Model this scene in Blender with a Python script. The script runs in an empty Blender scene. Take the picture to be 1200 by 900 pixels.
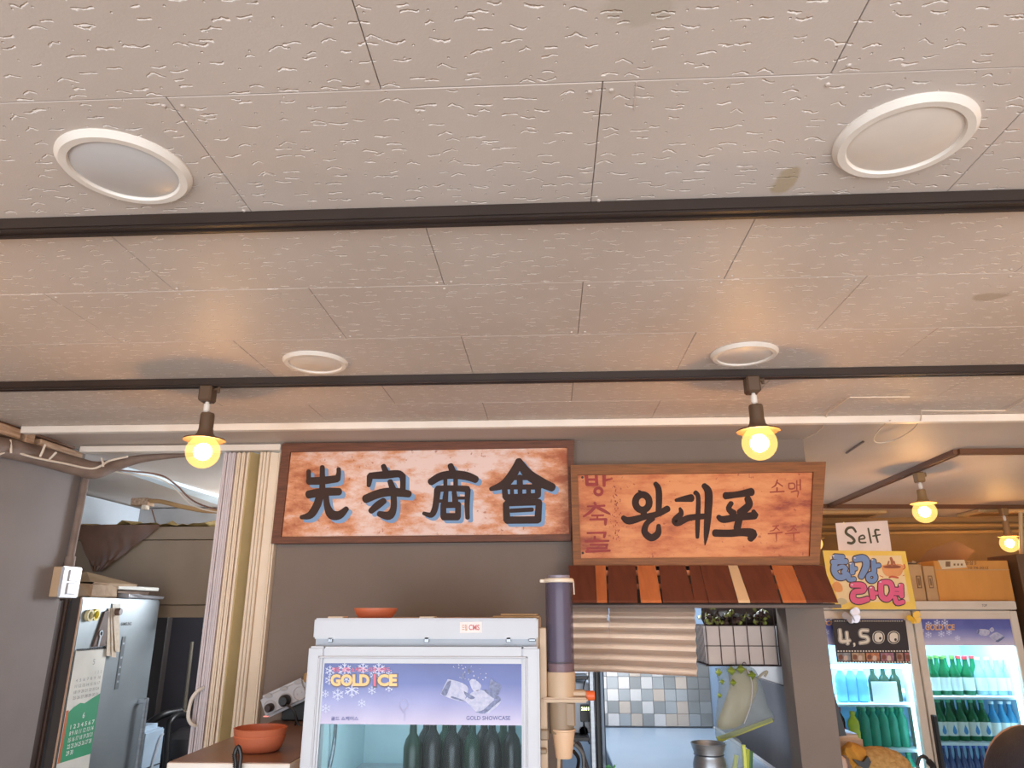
import bpy, bmesh, math, random
from mathutils import Vector, Matrix
random.seed(7)
SC = bpy.context.scene
COL = SC.collection
R = math.radians

# ------------------------------------------------------------------ camera
F, TH, PS = 851.0, R(17.42), R(2.89)
EYE = Vector((0, 0, 1.70)); CZ = 2.35
cf = Vector((-math.sin(PS)*math.cos(TH), math.cos(PS)*math.cos(TH), math.sin(TH)))
cr = Vector((math.cos(PS), math.sin(PS), 0)); cu = cr.cross(cf)
cam = bpy.data.cameras.new('camera'); camo = bpy.data.objects.new('camera', cam); COL.objects.link(camo)
cam.sensor_fit = 'HORIZONTAL'; cam.sensor_width = 36; cam.lens = F*36/1200; cam.clip_start = .02
camo.matrix_world = Matrix.Translation(EYE) @ Matrix((cr, cu, -cf)).transposed().to_4x4()
SC.camera = camo
SC.view_settings.view_transform = 'Standard'; SC.view_settings.look = 'None'
SC.view_settings.gamma = 1; SC.view_settings.use_curve_mapping = False
SC.view_settings.exposure = 0.68
# ------------------------------------------------------------------ world and big lights
w = bpy.data.worlds.new('world'); SC.world = w; w.use_nodes = True
w.node_tree.nodes['Background'].inputs[0].default_value = (.72, .84, 1, 1)
w.node_tree.nodes['Background'].inputs[1].default_value = 1.5
def area(name, loc, target, sx, sy, power, col):
    l = bpy.data.lights.new(name, 'AREA'); l.shape = 'RECTANGLE'; l.size = sx; l.size_y = sy
    l.energy = power; l.color = col
    o = bpy.data.objects.new(name, l); COL.objects.link(o); o.location = loc
    o.rotation_euler = (Vector(target)-Vector(loc)).to_track_quat('-Z', 'Y').to_euler()
    return o
area('shopfront_daylight', (0.6, -2.6, 1.0), (0.4, 1.2, 2.2), 5.0, 1.9, 80, (1, .98, .97))
area('side_window_daylight', (-1.85, -1.2, 1.3), (0.5, 1.5, 2.0), 1.6, 1.2, 16, (.80, .90, 1))
area('kitchen_window_daylight', (.35, 3.5, 2.25), (.35, 3.55, 1), .8, .5, 12, (.86, .93, 1))
area('storeroom_window_daylight', (-1.12, 4.45, 2.0), (-2.7, 3.6, 2.25), .5, .4, 20, (.88, .94, 1))
area('storeroom_side_fill', (-1.08, 3.9, 1.5), (-2.2, 3.4, 1.5), .6, .9, 2.6, (.88, .94, 1))  # added fill to brighten the refrigerator door; no window stands here

# ------------------------------------------------------------------ helpers
def at(px, py, Y):
    d = cf*F + cr*(px-600) + cu*(450-py); return EYE + d*(Y/d.y)
def atx(px, py, X):
    d = cf*F + cr*(px-600) + cu*(450-py); return EYE + d*(X/d.x)
def atz(px, py, Z=CZ):
    d = cf*F + cr*(px-600) + cu*(450-py); return EYE + d*((Z-EYE.z)/d.z)
def lin(c):
    return tuple(((v/255)/12.92 if v <= 10 else (((v/255)+.055)/1.055)**2.4) for v in c)
MATS = {}
def mat(name, c, rough=.6, metal=0, c2=None, nscale=6, stretch=(1, 1, 1), bump=0, bscale=60, emit=0, spec=.5, alpha=1, lo=.35, hi=.7):
    if name in MATS: return MATS[name]
    m = bpy.data.materials.new(name); m.use_nodes = True; MATS[name] = m
    n, l = m.node_tree.nodes, m.node_tree.links; b = n['Principled BSDF']
    b.inputs['Base Color'].default_value = (*lin(c), 1); b.inputs['Roughness'].default_value = rough
    b.inputs['Metallic'].default_value = metal; b.inputs['Specular IOR Level'].default_value = spec
    b.inputs['Alpha'].default_value = alpha
    if emit:
        b.inputs['Emission Color'].default_value = (*lin(c), 1); b.inputs['Emission Strength'].default_value = emit
    tc = n.new('ShaderNodeTexCoord'); mp = n.new('ShaderNodeMapping'); mp.inputs['Scale'].default_value = stretch
    l.new(tc.outputs['Object'], mp.inputs[0])
    if c2 is None: c2 = tuple(v*.93 for v in c)
    nz = n.new('ShaderNodeTexNoise'); nz.inputs['Scale'].default_value = nscale; nz.inputs['Detail'].default_value = 5
    cr_ = n.new('ShaderNodeValToRGB'); cr_.color_ramp.elements[0].position = lo; cr_.color_ramp.elements[1].position = hi
    cr_.color_ramp.elements[0].color = (*lin(c), 1); cr_.color_ramp.elements[1].color = (*lin(c2), 1)
    l.new(mp.outputs[0], nz.inputs[0]); l.new(nz.outputs[0], cr_.inputs[0]); l.new(cr_.outputs[0], b.inputs['Base Color'])
    if bump:
        z2 = n.new('ShaderNodeTexNoise'); z2.inputs['Scale'].default_value = bscale; z2.inputs['Detail'].default_value = 4
        bp = n.new('ShaderNodeBump'); bp.inputs['Distance'].default_value = bump; l.new(mp.outputs[0], z2.inputs[0])
        l.new(z2.outputs[0], bp.inputs['Height']); l.new(bp.outputs[0], b.inputs['Normal'])
    return m
def glass(name, c, transp=.8, rough=.05, emit=0, ecol=None, body=None):
    if name in MATS: return MATS[name]
    m = bpy.data.materials.new(name); m.use_nodes = True; MATS[name] = m
    n, l = m.node_tree.nodes, m.node_tree.links; n.remove(n['Principled BSDF'])
    t = n.new('ShaderNodeBsdfTransparent'); t.inputs[0].default_value = (*lin(c), 1)
    g = n.new('ShaderNodeBsdfPrincipled'); g.inputs['Base Color'].default_value = (*lin(body or c), 1); g.inputs['Roughness'].default_value = rough
    if emit:
        g.inputs['Emission Color'].default_value = (*lin(ecol or c), 1); g.inputs['Emission Strength'].default_value = emit
    mx = n.new('ShaderNodeMixShader'); mx.inputs[0].default_value = 1-transp
    l.new(t.outputs[0], mx.inputs[1]); l.new(g.outputs[0], mx.inputs[2])
    l.new(mx.outputs[0], n['Material Output'].inputs[0]); return m

def empty(name, loc, label, cat, group=None):
    o = bpy.data.objects.new(name, None); COL.objects.link(o); o.location = loc; o.empty_display_size = .05
    o['label'] = label; o['category'] = cat
    if group: o['group'] = group
    return o
def struct(name, loc=(0, 0, 0)):
    o = bpy.data.objects.new(name, None); COL.objects.link(o); o.location = loc; o['kind'] = 'structure'; return o
def tag(o, label, cat=None, group=None):
    o['label'] = label
    if cat: o['category'] = cat
    if group: o['group'] = group
    return o
def worldloc(p):
    v = Vector((0, 0, 0))
    while p is not None: v += Vector(p.location); p = p.parent
    return v
class MB:
    def __init__(s): s.bm = bmesh.new()
    def box(s, a, b, bev=0, seg=1):
        lo = Vector([min(a[i], b[i]) for i in range(3)]); hi = Vector([max(a[i], b[i]) for i in range(3)])
        r = bmesh.ops.create_cube(s.bm, size=1); vs = r['verts']
        for v in vs: v.co = Vector([lo[i] + (v.co[i]+.5)*(hi[i]-lo[i]) for i in range(3)])
        if bev:
            es = list({e for v in vs for e in v.link_edges})
            bmesh.ops.bevel(s.bm, geom=es, offset=min(bev, min(hi-lo)*.49), segments=seg, affect='EDGES')
        return s
    def hexa(s, p):   # 8 corners: 4 front (ccw) then 4 back
        v = [s.bm.verts.new(q) for q in p]
        for f in ((0, 1, 2, 3), (7, 6, 5, 4), (0, 4, 5, 1), (1, 5, 6, 2), (2, 6, 7, 3), (3, 7, 4, 0)): s.bm.faces.new([v[i] for i in f])
        return s
    def slab(s, quad, th):   # quad of 4 points extruded along vector th
        th = Vector(th); q = [Vector(p) for p in quad]; return s.hexa(q + [p+th for p in q])
    def poly(s, pts, th):
        th = Vector(th); a = [s.bm.verts.new(p) for p in pts]; b = [s.bm.verts.new(Vector(p)+th) for p in pts]; n = len(a)
        s.bm.faces.new(a); s.bm.faces.new(b[::-1])
        for i in range(n): s.bm.faces.new((a[i], b[i], b[(i+1) % n], a[(i+1) % n]))
        return s
    def lathe(s, prof, c=(0, 0, 0), seg=28, axis='Z', sx=1, sy=1):
        c = Vector(c); rings = []
        for r, z in prof:
            ring = []
            if r < 1e-6:
                p = Vector((0, 0, z)); ring = [p]
            else:
                ring = [Vector((r*sx*math.cos(2*math.pi*i/seg), r*sy*math.sin(2*math.pi*i/seg), z)) for i in range(seg)]
            rings.append(ring)
        M = {'Z': Matrix.Identity(3), 'Y': Matrix.Rotation(R(-90), 3, 'X'), 'X': Matrix.Rotation(R(90), 3, 'Y')}[axis]
        vr = [[s.bm.verts.new(c + M @ p) for p in ring] for ring in rings]
        for a, b in zip(vr, vr[1:]):
            for i in range(seg):
                j = (i+1) % seg
                if len(a) == 1 and len(b) == 1: break
                if len(a) == 1: f = (a[0], b[j], b[i])
                elif len(b) == 1: f = (a[i], a[j], b[0])
                else: f = (a[i], a[j], b[j], b[i])
                s.bm.faces.new(f)
        for ring, fl in ((vr[0], True), (vr[-1], False)):
            if len(ring) > 1 and (prof[0] != prof[-1]):
                s.bm.faces.new(ring[::-1] if fl else ring)
        return s
    def tube(s, pts, r, seg=10, cap=True):
        pts = [Vector(p) for p in pts]; n = len(pts); rs = r if isinstance(r, (list, tuple)) else [r]*n
        prev = None; rings = []
        for i, p in enumerate(pts):
            t = (pts[min(i+1, n-1)] - pts[max(i-1, 0)]).normalized()
            if prev is None:
                ref = Vector((0, 0, 1)) if abs(t.z) < .9 else Vector((1, 0, 0)); nx = t.cross(ref).normalized()
            else: nx = (prev - t*prev.dot(t)).normalized()
            prev = nx; ny = t.cross(nx)
            rings.append([s.bm.verts.new(p + (nx*math.cos(2*math.pi*k/seg) + ny*math.sin(2*math.pi*k/seg))*rs[i]) for k in range(seg)])
        for a, b in zip(rings, rings[1:]):
            for k in range(seg): s.bm.faces.new((a[k], a[(k+1) % seg], b[(k+1) % seg], b[k]))
        if cap: s.bm.faces.new(rings[0][::-1]); s.bm.faces.new(rings[-1])
        return s
    def build(s, name, m, parent=None, smooth=False, origin=None, kind=None):
        o0 = worldloc(parent) if parent else Vector(origin or (0, 0, 0))
        bmesh.ops.recalc_face_normals(s.bm, faces=s.bm.faces[:])
        for v in s.bm.verts: v.co -= o0
        me = bpy.data.meshes.new(name); s.bm.to_mesh(me); s.bm.free()
        if smooth:
            for p in me.polygons: p.use_smooth = True
            try: me.set_sharp_from_angle(angle=R(35))
            except Exception: pass
        me.materials.append(m); o = bpy.data.objects.new(name, me); COL.objects.link(o)
        if parent: o.parent = parent
        elif origin: o.location = origin
        if kind: o['kind'] = kind
        return o
def curve(pts, n=8):
    pts = [Vector(p) for p in pts]
    if len(pts) < 3: return pts
    out = []
    for i in range(len(pts)-1):
        p0 = pts[max(i-1, 0)]; p1 = pts[i]; p2 = pts[i+1]; p3 = pts[min(i+2, len(pts)-1)]
        for k in range(n):
            t = k/n
            out.append(.5*((2*p1)+(-p0+p2)*t+(2*p0-5*p1+4*p2-p3)*t*t+(-p0+3*p1-3*p2+p3)*t**3))
    out.append(pts[-1]); return out
def kids(o): return [c for c in bpy.data.objects if c.parent == o]
def copy_tree(o, parent=None):
    c = o.copy(); COL.objects.link(c)
    if parent: c.parent = parent
    for ch in kids(o): copy_tree(ch, c)
    return c
# flat print: strokes given in a local pixel frame (ox, oy, s) on a plane
def strokes(sts, ox, oy, s, plane, normal, lift, name, m, parent, dx=0, dy=0, grow=0, th=.0012):
    """each stroke: list of (x, y, w); plane(px, py) gives the 3D point; the paint stands 'lift' proud along normal"""
    mb = MB(); N = Vector(normal); k = 0; cnt = [0.0]
    for st in sts:
        pts = curve([(x+dx, y+dy, wd+grow) for x, y, wd in st], 5) if len(st) > 2 else [Vector((x+dx, y+dy, wd+grow)) for x, y, wd in st]
        L, Rr = [], []; n = len(pts)
        for i, p in enumerate(pts):
            a, b = pts[max(i-1, 0)], pts[min(i+1, n-1)]
            t = Vector((b.x-a.x, b.y-a.y)); t = t.normalized() if t.length > 1e-6 else Vector((1, 0))
            nn = Vector((-t.y, t.x)); L.append((p.x+nn.x*p.z/2, p.y+nn.y*p.z/2)); Rr.append((p.x-nn.x*p.z/2, p.y-nn.y*p.z/2))
            if i == 0: t0, n0 = t, nn
            if i == n-1: t1, n1 = t, nn
        off = N*lift
        def P(q): return plane(ox+q[0]/s, oy+q[1]/s) + off + N*cnt[0]
        def strip(A, B):
            for i in range(len(A)-1):
                cnt[0] += 3.5e-6; a_, b_, c_, d_ = P(A[i]), P(A[i+1]), P(B[i+1]), P(B[i])
                for tr in ((a_, b_, c_), (a_, c_, d_)):
                    if (tr[1]-tr[0]).cross(tr[2]-tr[0]).length > 1e-9: mb.bm.faces.new([mb.bm.verts.new(v) for v in tr])
        strip(L, Rr)
        for (p, tt, nn, sg) in ((pts[0], t0, n0, -1), (pts[-1], t1, n1, 1)):
            r = p.z/2; arc = [(p.x+nn.x*r*math.cos(a)+sg*tt.x*r*.8*math.sin(a), p.y+nn.y*r*math.cos(a)+sg*tt.y*r*.8*math.sin(a)) for a in [math.pi*i/8 for i in range(9)]]
            cnt[0] += 3.5e-6; mb.bm.faces.new([mb.bm.verts.new(P(q)) for q in arc])
        bm = mb.bm
    for f in bm.faces:
        f.normal_update()
        if f.normal.dot(N) < 0: f.normal_flip()
    me = bpy.data.meshes.new(name); o0 = worldloc(parent)
    for v in bm.verts: v.co -= o0
    bm.to_mesh(me); bm.free(); me.materials.append(m)
    o = bpy.data.objects.new(name, me); COL.objects.link(o); o.parent = parent; return o
def ring(cx, cy, rx, ry, wd, a0=0, a1=360, n=16):
    return [(cx+rx*math.cos(R(a0+(a1-a0)*i/n)), cy+ry*math.sin(R(a0+(a1-a0)*i/n)), wd) for i in range(n+1)]
def blob(pts, plane, N, lift, name, m, parent, n=5):
    c = curve([(x, y, 0) for x, y in pts + [pts[0]]], n)[:-1] if n else [Vector((x, y, 0)) for x, y in pts]
    bm = bmesh.new(); f = bm.faces.new([bm.verts.new(plane(p.x, p.y)+Vector(N)*lift) for p in c]); f.normal_update()
    if f.normal.dot(Vector(N)) < 0: f.normal_flip()
    o0 = worldloc(parent)
    for v in bm.verts: v.co -= o0
    me = bpy.data.meshes.new(name); bm.to_mesh(me); bm.free(); me.materials.append(m)
    o = bpy.data.objects.new(name, me); COL.objects.link(o); o.parent = parent; return o
def text(txt, x0, y0, x1, y1, plane, N, lift, name, m, parent, bold=0):
    cu_ = bpy.data.curves.new('t', 'FONT'); cu_.body = txt; cu_.offset = bold; cu_.resolution_u = 3
    to = bpy.data.objects.new('t', cu_); COL.objects.link(to); bpy.context.view_layer.update()
    me = bpy.data.meshes.new_from_object(to.evaluated_get(bpy.context.evaluated_depsgraph_get()))
    bpy.data.objects.remove(to); bpy.data.curves.remove(cu_)
    xs = [v.co.x for v in me.vertices]; ys = [v.co.y for v in me.vertices]
    if not xs: return None
    ax, bx, ay, by = min(xs), max(xs), min(ys), max(ys); o0 = worldloc(parent)
    for v in me.vertices:
        px = x0+(v.co.x-ax)/(bx-ax)*(x1-x0); py = y1-(v.co.y-ay)/max(by-ay, 1e-6)*(y1-y0)
        v.co = plane(px, py)+Vector(N)*lift-o0
    me.name = name; me.materials.clear(); me.materials.append(m)
    o = bpy.data.objects.new(name, me); COL.objects.link(o); o.parent = parent; return o

# ------------------------------------------------------------------ materials
def ceiling_mat():
    m = bpy.data.materials.new('ceiling_board'); m.use_nodes = True; n, l = m.node_tree.nodes, m.node_tree.links
    b = n['Principled BSDF']; b.inputs['Roughness'].default_value = .55; b.inputs['Specular IOR Level'].default_value = .3
    ge = n.new('ShaderNodeNewGeometry')
    def math_(op, a, c=None, d=None):
        x = n.new('ShaderNodeMath'); x.operation = op
        for i, v in enumerate((a, c, d)):
            if v is None: continue
            if isinstance(v, (int, float)): x.inputs[i].default_value = v
            else: l.new(v, x.inputs[i])
        return x.outputs[0]
    def mr(v, a, b_, lo=0., hi=1., smooth=True):
        x = n.new('ShaderNodeMapRange'); x.interpolation_type = 'SMOOTHSTEP' if smooth else 'LINEAR'
        l.new(v, x.inputs[0])
        for i, q in enumerate((a, b_, lo, hi)): x.inputs[i+1].default_value = q
        return x.outputs[0]
    def vor(sx, sy, rnd, off):
        mp = n.new('ShaderNodeMapping'); mp.inputs['Scale'].default_value = (sx, sy, 0); mp.inputs['Location'].default_value = (off, off*.7, 0)
        l.new(ge.outputs['Position'], mp.inputs[0]); v = n.new('ShaderNodeTexVoronoi'); v.voronoi_dimensions = '2D'
        v.inputs['Scale'].default_value = 1; v.inputs['Randomness'].default_value = rnd; l.new(mp.outputs[0], v.inputs['Vector'])
        sb = n.new('ShaderNodeVectorMath'); sb.operation = 'SUBTRACT'; l.new(mp.outputs[0], sb.inputs[0]); l.new(v.outputs['Position'], sb.inputs[1])
        sp = n.new('ShaderNodeSeparateXYZ'); l.new(sb.outputs[0], sp.inputs[0])
        sc = n.new('ShaderNodeSeparateColor'); l.new(v.outputs['Color'], sc.inputs[0])
        return math_('DIVIDE', sp.outputs[0], sx), math_('DIVIDE', sp.outputs[1], sy), sc.outputs
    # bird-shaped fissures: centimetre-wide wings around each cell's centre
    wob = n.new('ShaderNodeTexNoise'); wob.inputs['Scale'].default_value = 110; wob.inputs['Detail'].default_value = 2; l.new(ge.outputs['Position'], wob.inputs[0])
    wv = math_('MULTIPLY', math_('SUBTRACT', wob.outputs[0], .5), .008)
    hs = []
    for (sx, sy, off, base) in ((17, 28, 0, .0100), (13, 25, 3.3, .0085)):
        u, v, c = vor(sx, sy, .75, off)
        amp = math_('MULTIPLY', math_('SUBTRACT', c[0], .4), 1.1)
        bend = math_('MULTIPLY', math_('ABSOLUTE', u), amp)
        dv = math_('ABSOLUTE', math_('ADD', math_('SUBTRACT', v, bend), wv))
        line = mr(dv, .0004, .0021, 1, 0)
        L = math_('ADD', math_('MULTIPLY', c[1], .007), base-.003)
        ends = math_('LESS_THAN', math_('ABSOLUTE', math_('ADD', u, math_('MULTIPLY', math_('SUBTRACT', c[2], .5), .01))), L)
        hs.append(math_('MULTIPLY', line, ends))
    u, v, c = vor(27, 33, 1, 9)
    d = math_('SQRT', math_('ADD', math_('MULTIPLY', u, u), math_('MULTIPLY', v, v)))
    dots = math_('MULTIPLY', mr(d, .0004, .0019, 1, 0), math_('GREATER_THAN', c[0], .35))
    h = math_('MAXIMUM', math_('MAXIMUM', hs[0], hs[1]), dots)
    fine = n.new('ShaderNodeTexNoise'); fine.inputs['Scale'].default_value = 260; fine.inputs['Detail'].default_value = 3; l.new(ge.outputs['Position'], fine.inputs[0])
    hh = math_('SUBTRACT', math_('MULTIPLY', fine.outputs[0], .16), h)
    bp = n.new('ShaderNodeBump'); bp.inputs['Distance'].default_value = .0017; bp.inputs['Strength'].default_value = 1
    l.new(hh, bp.inputs['Height']); l.new(bp.outputs[0], b.inputs['Normal'])
    st = n.new('ShaderNodeTexNoise'); st.inputs['Scale'].default_value = 2.3; st.inputs['Detail'].default_value = 4; l.new(ge.outputs['Position'], st.inputs[0])
    cr_ = n.new('ShaderNodeValToRGB'); e = cr_.color_ramp.elements
    e[0].position = .3; e[0].color = (*lin((200, 189, 181)), 1); e[1].position = .75; e[1].color = (*lin((189, 175, 164)), 1)
    l.new(st.outputs[0], cr_.inputs[0]); base = cr_.outputs[0]
    def mix(fac, a, col):
        x = n.new('ShaderNodeMixRGB'); l.new(fac, x.inputs[0]); l.new(a, x.inputs[1]); x.inputs[2].default_value = (*lin(col), 1); return x.outputs[0]
    # fissures painted pale for the light their walls catch; water stains at fixed spots
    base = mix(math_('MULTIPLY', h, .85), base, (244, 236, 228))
    nz2 = n.new('ShaderNodeTexNoise'); nz2.inputs['Scale'].default_value = 30; nz2.inputs['Detail'].default_value = 5; l.new(ge.outputs['Position'], nz2.inputs[0])
    sx_ = n.new('ShaderNodeSeparateXYZ'); l.new(ge.outputs['Position'], sx_.inputs[0])
    for (px, py, rx, ry, col, k) in ((921, 212, .018, .040, (176, 158, 130), .8), (752, 6, .042, .030, (178, 168, 154), .7), (1160, 348, .035, .022, (160, 140, 114), .55), (170, 430, .12, .05, (186, 178, 168), .5)):
        c = atz(px, py)
        ax = math_('DIVIDE', math_('SUBTRACT', sx_.outputs[0], c.x), rx); ay = math_('DIVIDE', math_('SUBTRACT', sx_.outputs[1], c.y), ry)
        dd = math_('ADD', math_('SQRT', math_('ADD', math_('MULTIPLY', ax, ax), math_('MULTIPLY', ay, ay))), math_('MULTIPLY', math_('SUBTRACT', nz2.outputs[0], .5), 1.1))
        base = mix(mr(dd, .75, 1.15, k, 0), base, col)
    l.new(base, b.inputs['Base Color']); return m
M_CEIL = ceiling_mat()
M_CPLAIN = mat('ceiling_paint', (200, 188, 179), .6, c2=(189, 176, 166), nscale=2, bump=.0006, bscale=120)
M_GREYW = mat('grey_wall_paint', (124, 112, 104), .75, c2=(117, 105, 97), nscale=3, bump=.0004, bscale=200)
M_GREYL = mat('grey_left_wall', (134, 126, 124), .75, c2=(124, 116, 114), nscale=3, bump=.0004, bscale=200)
M_WHITE = mat('white_trim_paint', (228, 221, 212), .45, c2=(216, 207, 196))
M_TRACK = mat('dark_track', (50, 37, 30), .4, c2=(42, 31, 26))
M_SOCK = mat('bronze_socket', (96, 74, 56), .42, c2=(86, 66, 50))
M_CREAM = mat('cream_plastic', (226, 212, 192), .4, c2=(218, 202, 180))
M_OLIVE = mat('olive_cream_plastic', (190, 172, 128), .5)
M_BLACK = mat('black_plastic', (30, 28, 30), .4)
M_STEEL = mat('brushed_steel', (158, 164, 170), .38, .75, c2=(140, 146, 152), stretch=(1, 1, 12))
M_APPL = mat('appliance_white', (190, 192, 198), .28, c2=(184, 186, 192))
M_TERRA = mat('terracotta_plastic', (200, 112, 78), .5, c2=(186, 100, 68))
M_TAN = mat('tan_plastic', (196, 168, 138), .45, c2=(184, 156, 126))
M_CARD = mat('cardboard', (210, 146, 72), .8, c2=(198, 134, 62), nscale=9, stretch=(1, 1, .3))
M_CARD2 = mat('pale_cardboard', (186, 150, 108), .8, c2=(172, 138, 98), nscale=9)
M_FRAMEW = mat('sign_frame_wood', (112, 68, 48), .6, c2=(84, 50, 36), nscale=10, stretch=(1, 8, 14), bump=.0008, bscale=40)
M_FRAMEW2 = mat('sign_frame_wood_orange', (138, 86, 44), .6, c2=(108, 66, 34), nscale=10, stretch=(1, 8, 14), bump=.0008, bscale=40)
def sign_mat(name, base, mid, dark, p1, p2, sc, st):
    m = bpy.data.materials.new(name); m.use_nodes = True; n, l = m.node_tree.nodes, m.node_tree.links; b = n['Principled BSDF']
    b.inputs['Roughness'].default_value = .6
    tc = n.new('ShaderNodeTexCoord'); mp = n.new('ShaderNodeMapping'); mp.inputs['Scale'].default_value = st; l.new(tc.outputs['Object'], mp.inputs[0])
    a = n.new('ShaderNodeTexNoise'); a.inputs['Scale'].default_value = sc; a.inputs['Detail'].default_value = 9; a.inputs['Roughness'].default_value = .68
    l.new(mp.outputs[0], a.inputs[0])
    # more wear toward the two ends of the board
    sp = n.new('ShaderNodeSeparateXYZ'); l.new(tc.outputs['Object'], sp.inputs[0])
    ab = n.new('ShaderNodeMath'); ab.operation = 'ABSOLUTE'; l.new(sp.outputs[0], ab.inputs[0])
    mr_ = n.new('ShaderNodeMapRange'); l.new(ab.outputs[0], mr_.inputs[0]); mr_.inputs[1].default_value = .15; mr_.inputs[2].default_value = .6; mr_.inputs[3].default_value = -.03; mr_.inputs[4].default_value = .14
    ad = n.new('ShaderNodeMath'); ad.operation = 'ADD'; l.new(a.outputs[0], ad.inputs[0]); l.new(mr_.outputs[0], ad.inputs[1])
    r = n.new('ShaderNodeValToRGB'); e = r.color_ramp.elements; e[0].position = p1; e[0].color = (*lin(base), 1)
    e[1].position = p2; e[1].color = (*lin(mid), 1); x = e.new(p2+.14); x.color = (*lin(dark), 1)
    l.new(ad.outputs[0], r.inputs[0])
    s2 = n.new('ShaderNodeTexNoise'); s2.inputs['Scale'].default_value = 55; s2.inputs['Detail'].default_value = 4; l.new(tc.outputs['Object'], s2.inputs[0])
    r2 = n.new('ShaderNodeValToRGB'); e2 = r2.color_ramp.elements; e2[0].position = .66; e2[0].color = (0, 0, 0, 1); e2[1].position = .72; e2[1].color = (.7, .7, .7, 1)
    l.new(s2.outputs[0], r2.inputs[0]); mx = n.new('ShaderNodeMixRGB'); l.new(r2.outputs[0], mx.inputs[0]); l.new(r.outputs[0], mx.inputs[1]); mx.inputs[2].default_value = (*lin(dark), 1)
    l.new(mx.outputs[0], b.inputs['Base Color']); return m
M_BOARD1 = sign_mat('worn_cream_board', (226, 202, 194), (208, 146, 108), (162, 88, 54), .44, .58, 6, (1, 1, 2.2))
M_BOARD2 = sign_mat('worn_orange_board', (206, 140, 92), (186, 110, 68), (134, 58, 40), .42, .57, 5, (1, 1, 3.0))

# ================================================================== STRUCTURE
TX, TY, TY0 = .5755, .2975, .1845   # ceiling board pitch
ceil = struct('ceiling')
MB().box((-3.0, -2.8, CZ+.009), (3.9, 5.6, CZ+.12)).build('ceiling_slab', M_CPLAIN, ceil)
MB().box((-3.0, -2.8, CZ), (3.9, TY0-.002, CZ+.009)).build('plain_ceiling_board', M_CPLAIN, ceil)
MB().box((-1.962, TY0+8*TY+.002, CZ-.0005), (3.9, 5.6, CZ+.009)).build('plain_ceiling_board', M_CPLAIN, ceil)
tile = None; screws = MB()
for k in range(8):
    y0 = TY0+k*TY; off = -.2105 if k % 2 == 1 else .0775
    for i in range(-4, 7):
        x0 = off+i*TX
        if x0 > 3.3 or x0+TX < -1.97: continue
        if x0 < -1.967:    # cut board along the left wall
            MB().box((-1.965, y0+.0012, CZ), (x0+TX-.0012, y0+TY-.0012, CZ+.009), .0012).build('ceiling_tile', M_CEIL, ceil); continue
        if tile is None:
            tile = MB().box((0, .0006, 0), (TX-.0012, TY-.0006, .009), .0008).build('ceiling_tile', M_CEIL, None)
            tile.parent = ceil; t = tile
        else:
            t = tile.copy(); COL.objects.link(t)
        t.location = (x0+.0006, y0, CZ+random.uniform(-.0003, .0003))
        if k < 5 and -1.3 < x0 < 1.7:
            for sx, sy in ((.014, .016), (TX-.014, .016), (.014, TY-.016), (TX-.014, TY-.016), (TX/2, .016)):
                if random.random() < .8:
                    screws.lathe([(0, -.0018), (.0022, -.0016), (.0034, 0), (.0036, .001)], (x0+sx+random.uniform(-.003, .003), y0+sy+random.uniform(-.003, .003), CZ-.0004), 8)
MB().tube([atz(746, 96, CZ), atz(743, 128, CZ)], .0012, 6).build('crack_filler', M_CPLAIN, ceil)
screws.build('screw_heads', M_CPLAIN, ceil, kind='stuff')

def onestruct(name, m, *boxes, bev=0):
    mb = MB()
    for a, b in boxes: mb.box(a, b, bev)
    o = mb.build(name, m); o['kind'] = 'structure'; return o
onestruct('wall_left', M_GREYL, ((-2.09, -2.8, 0), (-1.967, 2.945, CZ)))
onestruct('wall_back', M_GREYW, ((-1.062, 2.84, 0), (.035, 2.96, CZ-.001)), ((.035, 2.84, 1.72), (.862, 2.96, CZ-.001)), ((.862, 2.84, 0), (1.0, 2.96, CZ-.001)),
          ((.035, 2.84, 0), (.862, 2.96, .98)))
onestruct('wall_far', mat('warm_far_wall', (150, 118, 76), .8, c2=(138, 106, 66)), ((.98, 5.42, 0), (3.9, 5.54, CZ)))
onestruct('wall_right', mat('warm_right_wall', (176, 158, 138), .8), ((3.8, -2.8, 0), (3.9, 5.54, CZ)))
onestruct('wall_storeroom_left', mat('coldroom_panel', (206, 216, 226), .5, c2=(188, 196, 204), nscale=2), ((-2.80, 2.96, 0), (-2.70, 4.75, CZ)))
onestruct('wall_storeroom_back', mat('storeroom_back_wall', (186, 184, 184), .8), ((-2.8, 4.7, 0), (-.9, 4.8, CZ)))
onestruct('wall_storeroom_right', M_CPLAIN, ((-1.05, 2.98, 0), (-.95, 4.7, CZ)))
onestruct('wall_kitchen_back', mat('kitchen_steel_wall', (150, 172, 198), .4, .0, c2=(142, 164, 190)), ((-.95, 4.0, 0), (.98, 4.1, CZ)))
onestruct('wall_kitchen_right', mat('kitchen_upper_wall', (196, 190, 186), .7), ((.905, 2.96, 1.427), (1.0, 4.0, CZ)))
onestruct('trim_4', mat('kitchen_dark_panel', (104, 102, 106), .5, c2=(88, 86, 90), nscale=4), ((.895, 2.96, .3), (1.0, 4.0, 1.425)))
onestruct('floor', mat('grey_floor_tile', (202, 192, 180), .5, c2=(188, 178, 166)), ((-2.8, -2.8, -.1), (3.9, 5.54, 0)))
onestruct('trim_1', M_WHITE, ((-1.925, 2.488, 2.323), (3.78, 2.516, CZ-.001)), bev=.002)
onestruct('trim_2', M_WHITE, ((-1.90, 2.80, 2.318), (-1.07, 2.845, 2.343)), bev=.002)
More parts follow.
